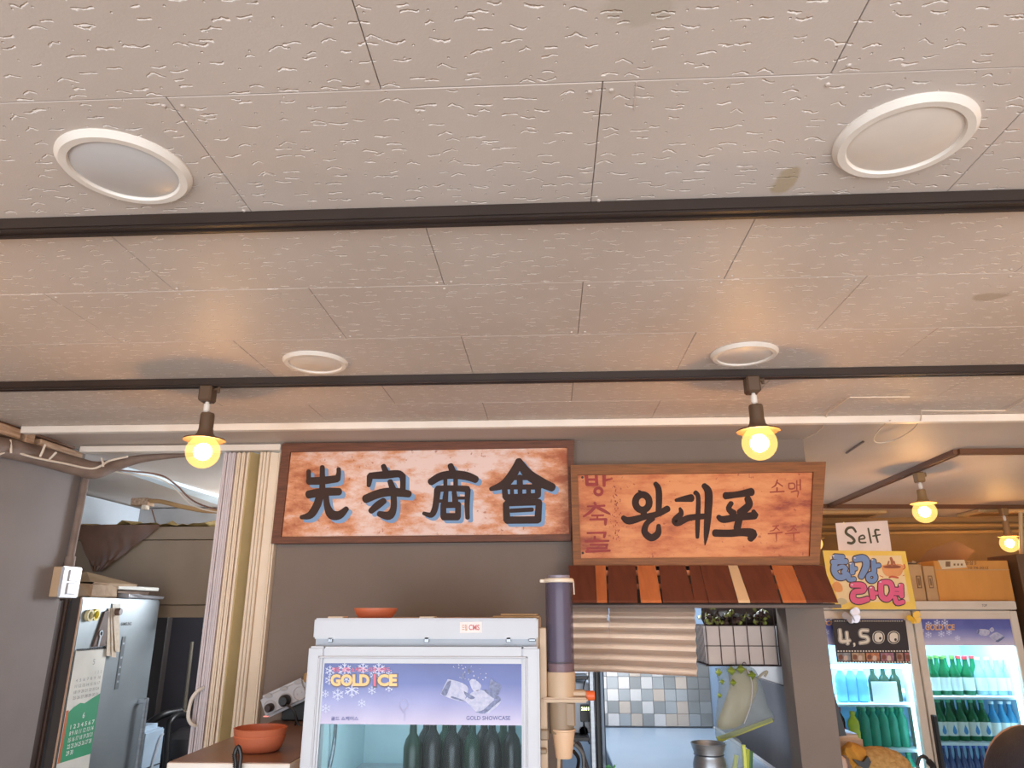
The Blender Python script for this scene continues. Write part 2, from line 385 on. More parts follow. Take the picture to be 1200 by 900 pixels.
# door frame at the left of the storeroom opening
fr = MB()
fr.box((-2.03, 2.95, 0), (-1.972, 2.985, 1.745), .003).box((-2.03, 2.99, 0), (-1.966, 3.01, 1.75), .002)
o = fr.build('door_frame', mat('dark_brown_frame', (66, 48, 40), .5)); o['kind'] = 'structure'; o.name = 'trim_3'
# timber battens where the left wall meets the ceiling
tb = struct('trim_5'); M_TIMB = mat('raw_timber', (196, 168, 142), .8, c2=(150, 116, 90), nscale=12, stretch=(8, 1, 8), bump=.001)
MB().box((-1.967, 1.2, 2.300), (-1.925, 2.50, CZ-.012), .004).build('batten', M_TIMB, tb)
MB().box((-1.967, 2.60, 2.302), (-1.92, 2.86, 2.328), .004).build('batten', M_TIMB, tb)
MB().box((-1.967, 2.525, 2.275), (-1.925, 2.575, CZ-.002), .004).build('batten', M_TIMB, tb)
MB().box((-1.967, 1.2, CZ-.011), (-1.945, 2.84, CZ-.001), .001).build('batten', mat('dark_batten', (120, 92, 74), .8), tb)

# folding door
dr = struct('door_1', (-1.18, 2.84, 0)); M_PINKL = mat('fold_strip_lilac', (208, 200, 204), .4)
def plate(x0, y0, x1, y1, th, m):
    d = Vector((x1-x0, y1-y0, 0)).normalized(); nrm = Vector((-d.y, d.x, 0))*th
    MB().slab([(x0, y0, .02), (x1, y1, .02), (x1, y1, 2.312), (x0, y0, 2.312)], nrm).build('door_panel', m, dr)
for i, xx in enumerate((-1.300, -1.283, -1.266, -1.246, -1.226, -1.206)):
    m = M_PINKL if i < 3 else M_CREAM
    MB().box((xx, 2.80+.003*(i % 2), .02), (xx+.0145, 2.92, 2.312), .0045, 2).build('door_panel', m, dr)
    MB().box((xx+.0145, 2.815, .02), (xx+.0175, 2.91, 2.31)).build('door_hinge_strip', mat('hinge_groove', (168, 140, 122), .6), dr)
plate(-1.190, 2.805, -1.150, 2.90, .006, M_OLIVE)
for xx in (-1.150, -1.137, -1.124):
    MB().box((xx, 2.80, .02), (xx+.011, 2.90, 2.312), .003).build('door_panel', M_CREAM, dr)
plate(-1.112, 2.815, -1.075, 2.835, .006, M_CREAM)
for xx in (-1.078, -1.0695):
    MB().box((xx, 2.81, .02), (xx+.0065, 2.85, 2.312), .002).build('door_panel', M_CREAM, dr)
h0, h1 = at(237, 806, 2.79), at(228, 851, 2.79)
hp = [h0+Vector((0, .01, 0)), h0+Vector((-.012, -.012, -.012)), h0.lerp(h1, .3)+Vector((-.022, -.02, 0)), h0.lerp(h1, .7)+Vector((-.022, -.02, 0)), h1+Vector((-.010, -.012, .012)), h1+Vector((0, .01, 0))]
tag(MB().tube(curve(hp, 5), .0065, 10).build('handle', M_WHITE, dr, True), 'white curved pull handle')

# ================================================================== CEILING FITTINGS
def track(name, label, paths, m=M_TRACK):
    t = empty(name, paths[0][0], label, 'lighting track')
    for (a, b) in paths:
        a, b = Vector(a), Vector(b); d = (b-a).normalized(); s = Vector((0, 0, 1)).cross(d)*.018
        mb = MB(); q = [a-s, a+s, b+s, b-s]; z = Vector((0, 0, 1))
        mb.slab([p-z*.020 for p in q], z*.019)
        mb.build('rail', m, t)
        mb = MB()
        for k in (-1, 1):
            s2 = s*(.55*k); e = s*.22
            mb.slab([a+s2-e-z*.0235, a+s2+e-z*.0235, b+s2+e-z*.0235, b+s2-e-z*.0235], z*.0035)
        mb.build('rail_lip', m, t)
    return t
track('lighting_track', 'long black ceiling track without lamps, between the large and the small downlights',
      [((-1.95, 1.088, CZ), (3.7, 1.070, CZ))])
track('lighting_track', 'thin black ceiling track carrying the two bulbs in front of the wooden signs',
      [((-1.95, 1.985, CZ), (3.7, 1.968, CZ))])
track('lighting_track', 'brown angled ceiling track at the far right, above the drinks fridge',
      [((1.52, 4.70, CZ), (3.7, 4.86, CZ)), ((1.775, 4.70, CZ), (1.712, 3.075, CZ)), ((1.712, 3.075, CZ), (3.7, 3.10, CZ))],
      mat('brown_track', (110, 72, 46), .5))
def downlight(x, y, r, label, dm):
    t = empty('downlight', (x, y, CZ), label, 'ceiling light', 'round recessed downlights in the ceiling')
    MB().lathe([(r*.79, -.004), (r*.82, -.010), (r*.93, -.010), (r, -.003), (r, .001)], (x, y, CZ), 48).build('trim_ring', M_WHITE, t, True)
    MB().lathe([(0, -.0085), (r*.74, -.0075), (r*.80, -.005), (r*.80, 0)], (x, y, CZ), 48).build('diffuser', dm, t, True)
DM = mat('unlit_diffuser', (196, 192, 190), .35, c2=(190, 186, 184)); DM2 = mat('diffuser_in_bulb_light', (224, 212, 200), .35)  # second diffuser is paler and warmer: bulb light put into its colour
downlight(-.640, .932, .095, 'large round unlit downlight at the upper left of the ceiling, before the near track', DM)
downlight(.516, .915, .095, 'large round unlit downlight at the upper right of the ceiling, beside a water stain', DM2)
downlight(-.628, 1.838, .087, 'small-looking round downlight left, just before the track with the bulbs', DM2)
downlight(.520, 1.830, .087, 'round downlight right, just before the track above the orange sign', DM2)
# little hanger beside the rail, water stain patch
st = mat('stain', (170, 152, 126), .7)

def bulb_mat():
    m = bpy.data.materials.new('amber_bulb_glass'); m.use_nodes = True; n, l = m.node_tree.nodes, m.node_tree.links; n.remove(n['Principled BSDF'])
    t = n.new('ShaderNodeBsdfTransparent'); t.inputs[0].default_value = (1, .86, .62, 1)
    g = n.new('ShaderNodeBsdfGlossy'); g.inputs['Roughness'].default_value = .08; e = n.new('ShaderNodeEmission'); e.inputs[0].default_value = (1, .62, .20, 1); e.inputs[1].default_value = .40
    mx = n.new('ShaderNodeMixShader'); mx.inputs[0].default_value = .05; l.new(t.outputs[0], mx.inputs[1]); l.new(g.outputs[0], mx.inputs[2])
    ad = n.new('ShaderNodeAddShader'); l.new(mx.outputs[0], ad.inputs[0]); l.new(e.outputs[0], ad.inputs[1]); l.new(ad.outputs[0], n['Material Output'].inputs[0]); return m
G_BULB = bulb_mat()
M_FIL = bpy.data.materials.new('glowing_core'); M_FIL.use_nodes = True
b = M_FIL.node_tree.nodes['Principled BSDF']; b.inputs['Emission Color'].default_value = (1, .80, .45, 1); b.inputs['Emission Strength'].default_value = 16
def lamp(top, drop, label, power, tilt=0, r=.047, mt=M_SOCK, shade=True, flange=1.0):
    t = empty('track_lamp', top, label, 'lamp', 'globe bulbs hanging from the ceiling tracks')
    x, y, z = top; z -= .020
    MB().box((x-.019, y-.022, z-.048), (x+.019, y+.022, z), .005).box((x+.015, y-.006, z-.014), (x+.034, y+.006, z-.006), .002).lathe([(.0045, -.02), (.0045, 0)], (x+.031, y, z), 8).build('track_adapter', mt, t, True)
    MB().lathe([(.0055, -.04), (.0055, 0)], (x+.003*tilt, y, z-.046), 12).lathe([(.009, -.03), (.009, -.008)], (x+.003*tilt, y, z-.046), 12).build('swivel_stem', M_WHITE, t, True)
    c = Vector((x+.010*tilt, y, z-drop+.02))
    top_z = z-.082-c.z
    MB().lathe([(.0, top_z), (.018, top_z), (.0195, top_z-.006), (.0195, r+.022), (.022, r+.008), (.030, r-.004), (.0565*flange, r-.010), (.058*flange, r-.014), (.030, r-.009), (.018, r-.004), (0, r-.004)], c, 32).build('socket_shade', mt, t, True)
    N = 12
    MB().lathe([(0 if k in (0, N) else r*math.sin(math.pi*k/N), -r*math.cos(math.pi*k/N)) for k in range(N+1)], c, 24).build('bulb', G_BULB, t, True)
    MB().lathe([(0 if k in (0, 8) else .024*math.sin(math.pi*k/8), -.024*math.cos(math.pi*k/8)) for k in range(9)], c, 14).build('filament', M_FIL, t, True)
    l = bpy.data.lights.new('bulb_light', 'POINT'); l.energy = power; l.color = (1, .56, .23); l.shadow_soft_size = .03
    lo = bpy.data.objects.new('bulb_light', l); COL.objects.link(lo); lo.parent = t; lo.location = c-Vector(top)
    return t
LP = 8.0
lamp((-.990, 1.985, CZ), .215, 'lit globe bulb on the left, hanging in front of the folding door', LP, .8)
lamp((.574, 1.975, CZ), .210, 'lit globe bulb hanging in front of the top edge of the orange wooden sign', LP*1.1, .4)
lamp((1.750, 3.50, CZ), .205, 'lit globe bulb on the slanting brown track, above and right of the Self notice', LP*1.5, -.1, .052, mat('bronze_socket_light', (150, 118, 78), .42))
lamp((2.885, 4.80, CZ), .240, 'lit globe bulb at the far right edge, above the big orange cardboard box', LP*1.5, 0, .055, mat('bronze_socket_light', (150, 118, 78), .42))
lamp((1.32, 1.079, CZ), .21, 'lit globe bulb just outside the right picture edge on the near black track', LP)
lamp((-1.42, 1.086, CZ), .21, 'lit globe bulb just outside the left picture edge on the near black track', LP*.8)
lamp((1.75, 1.972, CZ), .21, 'lit globe bulb just outside the right picture edge on the middle track', LP)
p = at(962, 637, 4.72); lamp((p.x-.035, 4.72, CZ), CZ-.02-p.z+.02, 'small lit bulb half hidden behind the right edge of the orange sign', LP*.5, 0, .045)

# cables over the white trim, at the right
M_CAB = mat('white_cable', (226, 214, 198), .5)
def cable(name, pts, r, m, label, parent=None, seg=7, sm=True):
    mb = MB().tube(curve(pts, 6) if sm else pts, r, seg)
    if parent: return mb.build(name, m, parent, True)
    return tag(mb.build(name, m, None, True, origin=tuple(pts[0])), label, 'cable')
zc = CZ-.006
cable('ceiling_cable', [atz(p[0], p[1], zc) for p in ((1066, 465), (996, 465.5), (969, 484), (968, 493), (964, 501), (956, 508), (943, 514))], .0020, M_CAB,
      'thin white cable leaving the white strip and bending to the corner of the grey wall', sm=False)
cable('ceiling_cable', [atz(x, y, zc) for x, y in ((1215, 461), (1179, 481), (1110, 481.5), (1080, 481))] +
      [atz(x, y, zc-.016) for x, y in [(1079, 492)]+[(q.x, q.y) for q in curve([(1079, 492, 0), (1070, 503, 0), (1050, 515, 0), (1030, 519, 0), (1024, 514, 0), (1032, 502, 0), (1044, 492, 0)], 5)]], .0022, M_CAB,
      'thin white cable that hangs in a loop below the white strip at the right', sm=False)
p0, p1 = atz(992, 531, CZ-.004), atz(1012, 517.5, CZ-.004)
tag(MB().tube([p0, p1], .004, 6).build('hanger_rod', M_SOCK, None, origin=tuple(p0)), 'short brown metal bar fixed to the ceiling right of the orange sign', 'bracket')

# ================================================================== SIGNS
def board_sign(name, label, Yf, cor, ins, depth, mboard, mframe, fw_back):
    """cor: outer corners px (tl, tr, br, bl); ins: inner corners px"""
    C_ = [at(x, y, Yf) for x, y in cor]; I_ = [at(x, y, Yf) for x, y in ins]; D = Vector((0, depth, 0))
    cen = (C_[0]+C_[2])/2; t = empty(name, (cen.x, Yf, cen.z), label, 'sign')
    for k, nm in ((0, 'top_rail'), (1, 'side_rail'), (2, 'bottom_rail'), (3, 'side_rail')):
        j = (k+1) % 4
        MB().slab([C_[k], C_[j], I_[j], I_[k]], D).build(nm, mframe, t)
    G = [p+Vector((0, .012, 0)) for p in I_]
    MB().slab(G, Vector((0, depth-.014, 0))).build('board', mboard, t)
    return t
Y1 = 2.795
s1 = board_sign('wooden_sign', 'long wooden sign with four dark characters shadowed in blue on worn cream board', Y1,
    [(331, 519.5), (673, 516), (669, 633.5), (317.5, 637)], [(340, 529.5), (665, 524), (667, 626), (329, 629)], .04, M_BOARD1, M_FRAMEW, .02)
P1 = lambda px, py: at(px, py, Y1+.012)
M_INK = mat('dark_brown_paint', (52, 38, 36), .6, c2=(62, 44, 38), spec=.25); M_BLUEP = mat('blue_shadow_paint', (120, 158, 200), .55)
N_ = (0, -1, 0)
ch1 = [[(165,205,40),(165,260,40),(168,305,46)],[(168,292,66),(280,288,70),(412,272,64)],[(428,185,38),(428,230,42),(415,272,60)],[(285,168,42),(285,260,48),(285,400,56)],
       [(165,410,72),(290,388,74),(432,385,66)],[(262,430,70),(235,510,70),(180,590,66),(100,610,36)],[(318,425,50),(328,510,58),(365,585,82),(435,590,74),(497,535,46)]]
ch2 = [[(822,160,46),(845,220,58)],[(703,250,56),(697,300,46),(692,332,36)],[(705,245,56),(830,238,70),(950,228,64),(990,252,58)],[(990,245,56),(993,310,50),(990,385,52)],
       [(665,450,74),(760,410,76),(860,388,76),(960,392,76),(1045,405,62)],[(880,295,48),(908,370,60)],[(910,400,54),(910,530,58),(870,595,76),(785,580,52)],[(825,465,56),(770,505,66),(712,555,52)]]
ch3 = [[(288,125,42),(304,165,48)],[(150,240,50),(220,200,56),(310,188,60),(400,198,60),(465,222,52)],[(197,295,48),(190,360,44),(178,430,44),(152,472,40),(100,460,26)],
       [(198,288,46),(300,284,42),(408,290,46)],[(410,295,40),(405,400,36),(408,492,32)],[(252,215,28),(252,275,28)],[(324,215,32),(324,275,32)],[(258,300,34),(250,375,42)],[(313,300,32),(322,375,42)],
       [(195,372,22),(240,376,26)],[(335,353,22),(400,353,22)],[(236,402,44),(345,400,44)],[(238,402,40),(238,484,42)],[(342,402,40),(340,484,42)],[(240,484,52),(338,484,52)]]
ch4 = [[(768,92,46),(738,165,64),(670,252,62),(572,290,30)],[(768,92,46),(830,182,72),(920,240,70),(1002,278,60)],[(715,210,34),(825,210,34)],[(775,205,42),(775,275,44)],
       [(668,285,40),(674,345,42)],[(668,275,34),(915,275,38)],[(903,285,44),(903,335,42)],[(675,348,44),(790,342,40),(898,338,42)],[(719,280,26),(722,345,30)],[(777,280,34),(777,345,34)],[(836,280,34),(838,345,34)],
       [(678,395,44),(684,505,50)],[(682,390,44),(790,385,46),(912,382,46)],[(910,385,46),(902,508,50)],[(685,508,52),(900,506,52)],[(712,442,30),(862,434,30)],[(700,250,20),(690,275,20)],[(870,250,24),(905,275,26)]]
for c, (ox, oy, s), d in ((ch1, (340, 525, 7.5), (30, 27)), (ch2, (340, 525, 7.5), (30, 27)), (ch3, (480, 525, 6), (22, 20)), (ch4, (480, 525, 6), (24, 21))):
    sh = strokes(c, ox, oy, s, P1, N_, .0016, 'character_shadow', M_BLUEP, s1, d[0], d[1])
    strokes(c, ox, oy, s, P1, N_, .0030, 'character', M_INK, s1)

Y2 = 2.745
s2 = board_sign('wooden_sign', 'orange wooden sign with large black Korean brush lettering above the striped board awning', Y2,
    [(668.5, 545), (968, 541), (960.5, 662), (672, 664.5)], [(677, 556.5), (953.5, 553), (949, 652), (681, 654.5)], .085, M_BOARD2, M_FRAMEW2, .02)
P2 = lambda px, py: at(px, py, Y2+.012)
M_INK2 = mat('black_brush_paint', (44, 28, 28), .6, c2=(54, 36, 30), nscale=20, spec=.2); M_RED = mat('red_brush_paint', (150, 48, 44), .6, c2=(128, 40, 36), nscale=30); M_RUST = mat('rust_brush_paint', (150, 62, 38), .6)
strokes([ring(218, 258, 54, 60, 54), [(190,168,14),(225,192,30)], [(222,325,52),(235,360,48)], [(320,112,36),(347,170,50),(345,345,46)],
         [(68,378,38),(115,402,60),(235,372,48),(330,352,48),(415,308,52)], [(345,440,34),(340,500,52),(288,535,58),(236,490,52),(252,425,44),(300,385,40)]],
        720, 550, 6.667, P2, N_, .0016, 'character', M_INK2, s2)
strokes([[(480,242,26),(540,232,46),(600,225,62)], [(512,305,22),(520,345,44),(478,400,62),(500,418,52),(580,380,50),(695,368,46)], [(632,182,38),(655,225,36),(650,420,38),(648,532,28)],
         [(700,128,44),(735,185,62),(730,350,58),(718,500,42),(707,592,8)]], 720, 550, 6.667, P2, N_, .0016, 'character', M_INK2, s2)
strokes([[(868,207,58),(960,197,50),(1070,177,64)], [(912,265,40),(892,308,44),(930,345,56)], [(1040,230,54),(1050,280,60),(985,340,66)], [(812,372,38),(850,392,56),(960,375,56),(1095,362,60)], [(1085,328,34),(1100,360,50)],
         [(975,385,56),(958,460,58)], [(785,498,58),(900,500,58),(1000,492,62),(1080,502,70),(1062,545,50)]], 720, 550, 6.667, P2, N_, .0016, 'character', M_INK2, s2)
rk = lambda st: strokes(st, 665, 540, 7.5, P2, N_, .0016, 'small_character', M_RED, s2)
rk([[(165,128,30),(172,205,32)],[(252,128,26),(258,205,28)],[(168,165,22),(255,165,22)],[(170,208,30),(262,208,28)],[(322,128,32),(322,220,26)],[(330,172,26),(392,158,12)],ring(272,270,32,30,26)])
rk([[(238,368,20),(250,395,22)],[(175,402,16),(325,395,20)],[(245,402,28),(200,450,28),(142,490,18)],[(262,410,28),(320,440,30),(372,468,16)],[(215,482,18),(315,480,18)],[(262,482,16),(262,512,16)],[(198,516,18),(325,514,20)],[(335,515,32),(333,562,20)]])
rk([[(175,635,18),(335,632,20)],[(330,635,28),(322,672,22)],[(240,668,22),(240,702,22)],[(160,708,24),(362,704,18)],[(200,738,18),(352,738,20)],[(345,738,20),(342,768,20)],[(345,768,18),(178,770,20)],[(178,770,22),(178,796,22)],[(165,798,24),(372,790,20)]])
rs = lambda st, dx=0: strokes(st, 880, 540, 7.5, P2, N_, .0016, 'small_character', M_RUST, s2, dx)
rs([[(232,168,12),(215,215,15),(182,238,8)],[(235,195,13),(278,225,11)],[(228,238,15),(228,272,15)],[(168,276,13),(290,270,15)]])
rs([[(332,200,12),(336,245,12),(382,240,12),(376,200,12),(332,200,12)],[(402,175,11),(402,252,11)],[(432,165,13),(434,255,13)],[(402,212,10),(432,212,10)],[(352,276,11),(412,266,14),(408,320,8)]])
for dx in (0, 152):
    rs([[(192,576,11),(242,570,13)],[(225,580,13),(198,610,11),(165,618,7)],[(222,590,11),(248,610,9)],[(150,642,11),(272,630,15)],[(222,642,13),(225,705,7)]], dx)
M_SCR = mat('dark_speck', (40, 24, 20), .6)
for (x, y) in ((682.5, 559.5), (683, 648)):
    MB().lathe([(0, -.002), (.0045, -.0015), (.005, .003)], P2(x, y), 10, 'Y').build('screw', M_SCR, s2)
rnd = random.Random(3)
sp = MB()
for k in range(90):
    x, y = rnd.gauss(722, 3.2), rnd.uniform(568, 634); r = rnd.uniform(.15, .8)
    c = P2(x, y)+Vector((0, -.0012, 0)); sp.poly([c+Vector((math.cos(a)*r*.003, 0, math.sin(a)*r*.003*rnd.uniform(.7, 2.2))) for a in [i*math.pi/3 for i in range(6)]], (0, -.0003, 0))
sp.build('red_splatter', M_RED, s2, kind='stuff')

# awning boards
aw = empty('board_awning', tuple(at(815, 665, 2.73)), 'small sloping awning of brown, orange and cream boards under the orange sign', 'awning')
bcol = {'d': mat('awning_brown', (104, 54, 38), .55, c2=(88, 44, 30), nscale=8, stretch=(6, 1, 1)), 'o': mat('awning_orange', (190, 112, 66), .6, c2=(170, 96, 54), nscale=8, stretch=(6, 1, 1)), 'c': mat('awning_cream', (214, 184, 146), .6)}
for (a, b_, c, d, k) in ((88,190,100,198,'d'),(192,233,199,239,'o'),(243,350,245,358,'d'),(356,428,371,452,'o'),(442,545,457,580,'d'),(560,601,580,634,'d'),(603,711,636,750,'d'),(713,750,752,798,'c'),(753,875,800,918,'d'),(883,964,926,1018,'o'),(968,1085,1021,1141,'d')):
    q = [at(640+a/3.333, 665.5, 2.72), at(640+b_/3.333, 665.5, 2.72), at(640+d/3.333, 706.5, 2.56), at(640+c/3.333, 706.5, 2.56)]
    MB().slab(q, Vector((0, .006, .009))).build('board', bcol[k], aw)
q0, q1 = at(668, 712, 2.70), at(981, 711, 2.70)
for yy, pyy in ((2.69, 673), (2.64, 689)):
    a, b_ = at(676, pyy, yy), at(962, pyy, yy); MB().box((a.x, yy+.016, a.z-.004), (b_.x, yy+.034, a.z+.014)).build('batten', bcol['o'], aw)
MB().box((q0.x, 2.60, 1.716), (at(983, 711, 2.6).x-.01, 2.838, 1.728), .002).build('soffit_board', mat('grey_brown_board', (98, 84, 78), .6), aw)
MB().box((q0.x, 2.575, 1.712), (at(983, 711, 2.6).x, 2.60, 1.724), .002).build('edge_strip', mat('grey_brown_board', (98, 84, 78), .6), aw)

# ================================================================== WHITE SHOWCASE FRIDGE (middle)
YF = 2.0
def V(*a): return Vector(a)
sf = empty('display_fridge', (-.33, YF, 0), 'white single-door display fridge in the middle, under the long cream sign', 'fridge')
M_SIDE = mat('fridge_side_beige', (206, 178, 152), .5); M_GASK = mat('grey_gap', (168, 176, 186), .4); M_LINER = mat('fridge_liner', (214, 238, 242), .35)
mb = MB(); mb.box((-.628, 2.03, .08), (-.600, 2.55, 1.683)).box((-.060, 2.03, .08), (-.032, 2.55, 1.683)).box((-.6, 2.52, .08), (-.06, 2.55, 1.683)).box((-.6, 2.03, .08), (-.06, 2.52, .16)).box((-.6, 2.03, 1.575), (-.06, 2.52, 1.683))
mb.build('cabinet', M_SIDE, sf)
MB().box((-.5995, 2.045, .16), (-.0605, 2.519, 1.574)).box((-.59, 2.03, .17), (-.07, 2.51, 1.56)).build('liner', M_LINER, sf) if False else None
mb = MB(); mb.box((-.600, 2.04, .16), (-.596, 2.52, 1.575)).box((-.064, 2.04, .16), (-.060, 2.52, 1.575)).box((-.6, 2.512, .16), (-.06, 2.52, 1.575)).box((-.6, 2.04, 1.57), (-.06, 2.52, 1.575)); mb.build('liner', M_LINER, sf)
MB().box((-.627, YF, 1.632), (-.033, 2.045, 1.684), .004, 2).build('header', M_APPL, sf)
MB().box((-.622, 2.012, 1.61), (-.038, 2.05, 1.634)).build('hinge_recess', M_GASK, sf)
for px in (387, 500, 596):
    c = at(px, 750, YF+.006); MB().box((c.x-.006, 2.004, c.z-.006), (c.x+.006, 2.014, c.z+.008), .001).lathe([(.002, -.002), (.002, .001)], (c.x, 2.004, c.z), 8, 'Y').build('hinge_bracket', M_STEEL, sf)
c = at(624, 750, YF); MB().box((c.x-.010, 2.0, c.z-.004), (c.x+.008, 2.016, c.z+.003), .0015).build('hinge', M_STEEL, sf)
YD = 1.985
dA, dB = at(363, 757, YD), at(632, 752, YD)
dx0, dx1, dz1, dz0 = -.632, -.030, 1.614, .18
gx0, gx1, gz1 = -.588, -.076, 1.573
mb = MB(); mb.box((dx0, YD, dz0), (gx0, YD+.045, dz1), .005, 2).box((gx1, YD, dz0), (dx1, YD+.045, dz1), .005, 2).box((gx0, YD+.0005, gz1), (gx1, YD+.045, dz1-.0005)).box((gx0, YD+.0005, dz0), (gx1, YD+.045, dz0+.05))
door = mb.build('door', M_APPL, sf)
mb = MB(); e = .007
for (a, b_) in (((gx0-.016, YD-.003, dz0+.03), (gx0-.010, YD+.002, gz1+.018)), ((gx1+.010, YD-.003, dz0+.03), (gx1+.016, YD+.002, gz1+.018)), ((gx0-.016, YD-.003, gz1+.012), (gx1+.016, YD+.002, gz1+.018))): mb.box(a, b_, .002)
mb.build('raised_bead', M_APPL, door)
MB().box((gx0, YD+.008, dz0+.05), (gx1, YD+.012, gz1)).build('glass_pane', glass('clear_glass', (244, 250, 252), .93, .16, body=(30, 32, 34)), door)
def grad_mat(name, cols, z0, z1, rough=.25):
    m = bpy.data.materials.new(name); m.use_nodes = True; n, l = m.node_tree.nodes, m.node_tree.links; b = n['Principled BSDF']; b.inputs['Roughness'].default_value = rough
    g = n.new('ShaderNodeTexCoord'); s = n.new('ShaderNodeSeparateXYZ'); l.new(g.outputs['Object'], s.inputs[0])
    r = n.new('ShaderNodeMapRange'); l.new(s.outputs[2], r.inputs[0]); r.inputs[1].default_value = z0; r.inputs[2].default_value = z1
    c = n.new('ShaderNodeValToRGB'); el = c.color_ramp.elements; el[0].color = (*lin(cols[0]), 1); el[1].color = (*lin(cols[-1]), 1)
    for i, q in enumerate(cols[1:-1]): e = el.new((i+1)/(len(cols)-1)); e.color = (*lin(q), 1)
    nz = n.new('ShaderNodeTexNoise'); nz.inputs['Scale'].default_value = 9; l.new(g.outputs['Object'], nz.inputs[0])
    mx = n.new('ShaderNodeMixRGB'); mx.blend_type = 'SOFT_LIGHT'; mx.inputs[0].default_value = .35; l.new(r.outputs[0], c.inputs[0]); l.new(c.outputs[0], mx.inputs[1]); l.new(nz.outputs[0], mx.inputs[2])
    l.new(mx.outputs[0], b.inputs['Base Color']); return m
M_DEC = grad_mat('blue_lavender_print', [(188, 178, 204), (140, 142, 192), (72, 88, 160), (46, 62, 136)], 1.428, 1.573)
dec = MB().box((gx0, YD+.0055, 1.4285), (gx1, YD+.0078, gz1)).build('printed_panel', M_DEC, sf)
PD = lambda px, py: at(px, py, YD+.0055)
M_SNOW = mat('snow_print', (208, 214, 238), .4); M_GOLDP = mat('gold_letters', (250, 204, 134), .4); M_NAVY = mat('navy_letters', (70, 74, 140), .4); M_PINKP = mat('pink_letters', (238, 104, 128), .4); M_LETSH = mat('letter_shadow', (96, 84, 96), .4)
def flake(cx, cy, r, parent, plane, lift, clip=None):
    st = []
    for k in range(6):
        a = R(60*k+30); dx, dy = math.cos(a), math.sin(a); st.append([(cx, cy, r*.16), (cx+dx*r, cy+dy*r, r*.13)])
        for s in (-1, 1):
            a2 = a+s*R(50); bx, by = cx+dx*r*.55, cy+dy*r*.55
            st.append([(bx, by, r*.11), (bx+math.cos(a2)*r*.36, by+math.sin(a2)*r*.36, r*.11)])
    strokes(st, 0, 0, 1, plane, N_, lift, 'snowflake', M_SNOW, parent)
for x, y, r in ((404, 779.5, 8), (425.5, 783, 6.5), (444, 779, 7.5), (387, 786, 6), (396, 814, 7), (412.5, 808, 9), (436, 809, 5), (424, 824, 5), (382, 830, 5.5), (456, 806, 5), (386, 797, 5.5), (406, 796, 5), (381.5, 813, 4.5), (438, 791, 5), (456, 790, 4)):
    flake(x, max(y, 776+r*1.1), r, sf, PD, .0006)
text('냉동 냉장 쇼케이스 대용 브랜드-', 389.5, 782, 459, 787.5, PD, N_, .0012, 'red_slogan', M_PINKP, sf, .012)
for (tx, a, b_, mm) in (('GOLD', 387.6, 433.2, M_GOLDP), ('I', 437.8, 440.6, M_PINKP), ('CE', 442.6, 465.4, M_GOLDP)):
    text(tx, a-.8, 790-.8, b_+1.2, 804.6+1.2, PD, N_, .0012, 'title_shadow', M_LETSH, sf, .075)
    text(tx, a, 790, b_, 804, PD, N_, .0017, 'title_lettering', mm, sf, .05)
text('골드 쇼케이스', 388, 839.6, 420, 844.4, PD, N_, .0008, 'small_lettering', M_NAVY, sf, .02)
text('GOLD SHOWCASE', 546.5, 839, 598, 843.8, PD, N_, .0008, 'small_lettering', M_NAVY, sf, .01)
# printed ice cubes
M_ICE = mat('ice_print', (190, 190, 210), .35, c2=(150, 156, 190), nscale=90); M_ICED = mat('ice_print_dark', (72, 78, 116), .35, c2=(120, 130, 170), nscale=120)
def ZP(ox, oy, s): return lambda x, y: PD(ox+x/s, oy+y/s)
q = ZP(490, 765, 9)
for pts in ([(235,435),(300,300),(330,280),(470,320),(530,380),(500,470),(480,515),(350,485)], [(490,500),(560,420),(660,390),(760,440),(800,500),(700,590),(640,640),(560,570)], [(740,640),(700,620),(780,540),(870,510),(840,560)], [(540,300),(580,275),(660,330),(650,390),(580,400)]):
    blob(pts, q, N_, .0008, 'printed_ice', M_ICE, sf, 3)
for pts in ([(240,430),(310,310),(350,300),(320,400),(290,455)], [(605,625),(690,600),(790,510),(870,500),(800,560),(700,640)], [(680,385),(740,395),(850,460),(870,500),(780,470)], [(745,370),(770,270),(800,300),(870,340),(850,440),(790,420)], [(480,400),(530,430),(600,470),(560,490),(500,450)], [(355,455),(480,500),(470,510),(350,475)], [(465,230),(480,200),(490,240),(475,300)], [(520,160),(555,190),(545,220),(520,200)]):
    blob(pts, q, N_, .0012, 'printed_ice_edge', M_ICED, sf, 3)
for k in range(26):
    x, y, r = rnd.uniform(370, 720), rnd.uniform(125, 300), rnd.uniform(3, 10)
    blob([(x-r, y), (x, y-r*1.3), (x+r, y), (x, y+r)], q, N_, .0011, 'printed_droplet', M_ICE, sf, 0)
strokes([[(880,545,8),(935,495,6),(975,550,8),(935,610,20),(938,640,10),(935,715,6)], [(880,550,6),(905,610,14),(930,625,14)]], 370, 765, 9, PD, N_, .0008, 'printed_skater', mat('skater_print', (160, 158, 196), .4), sf)
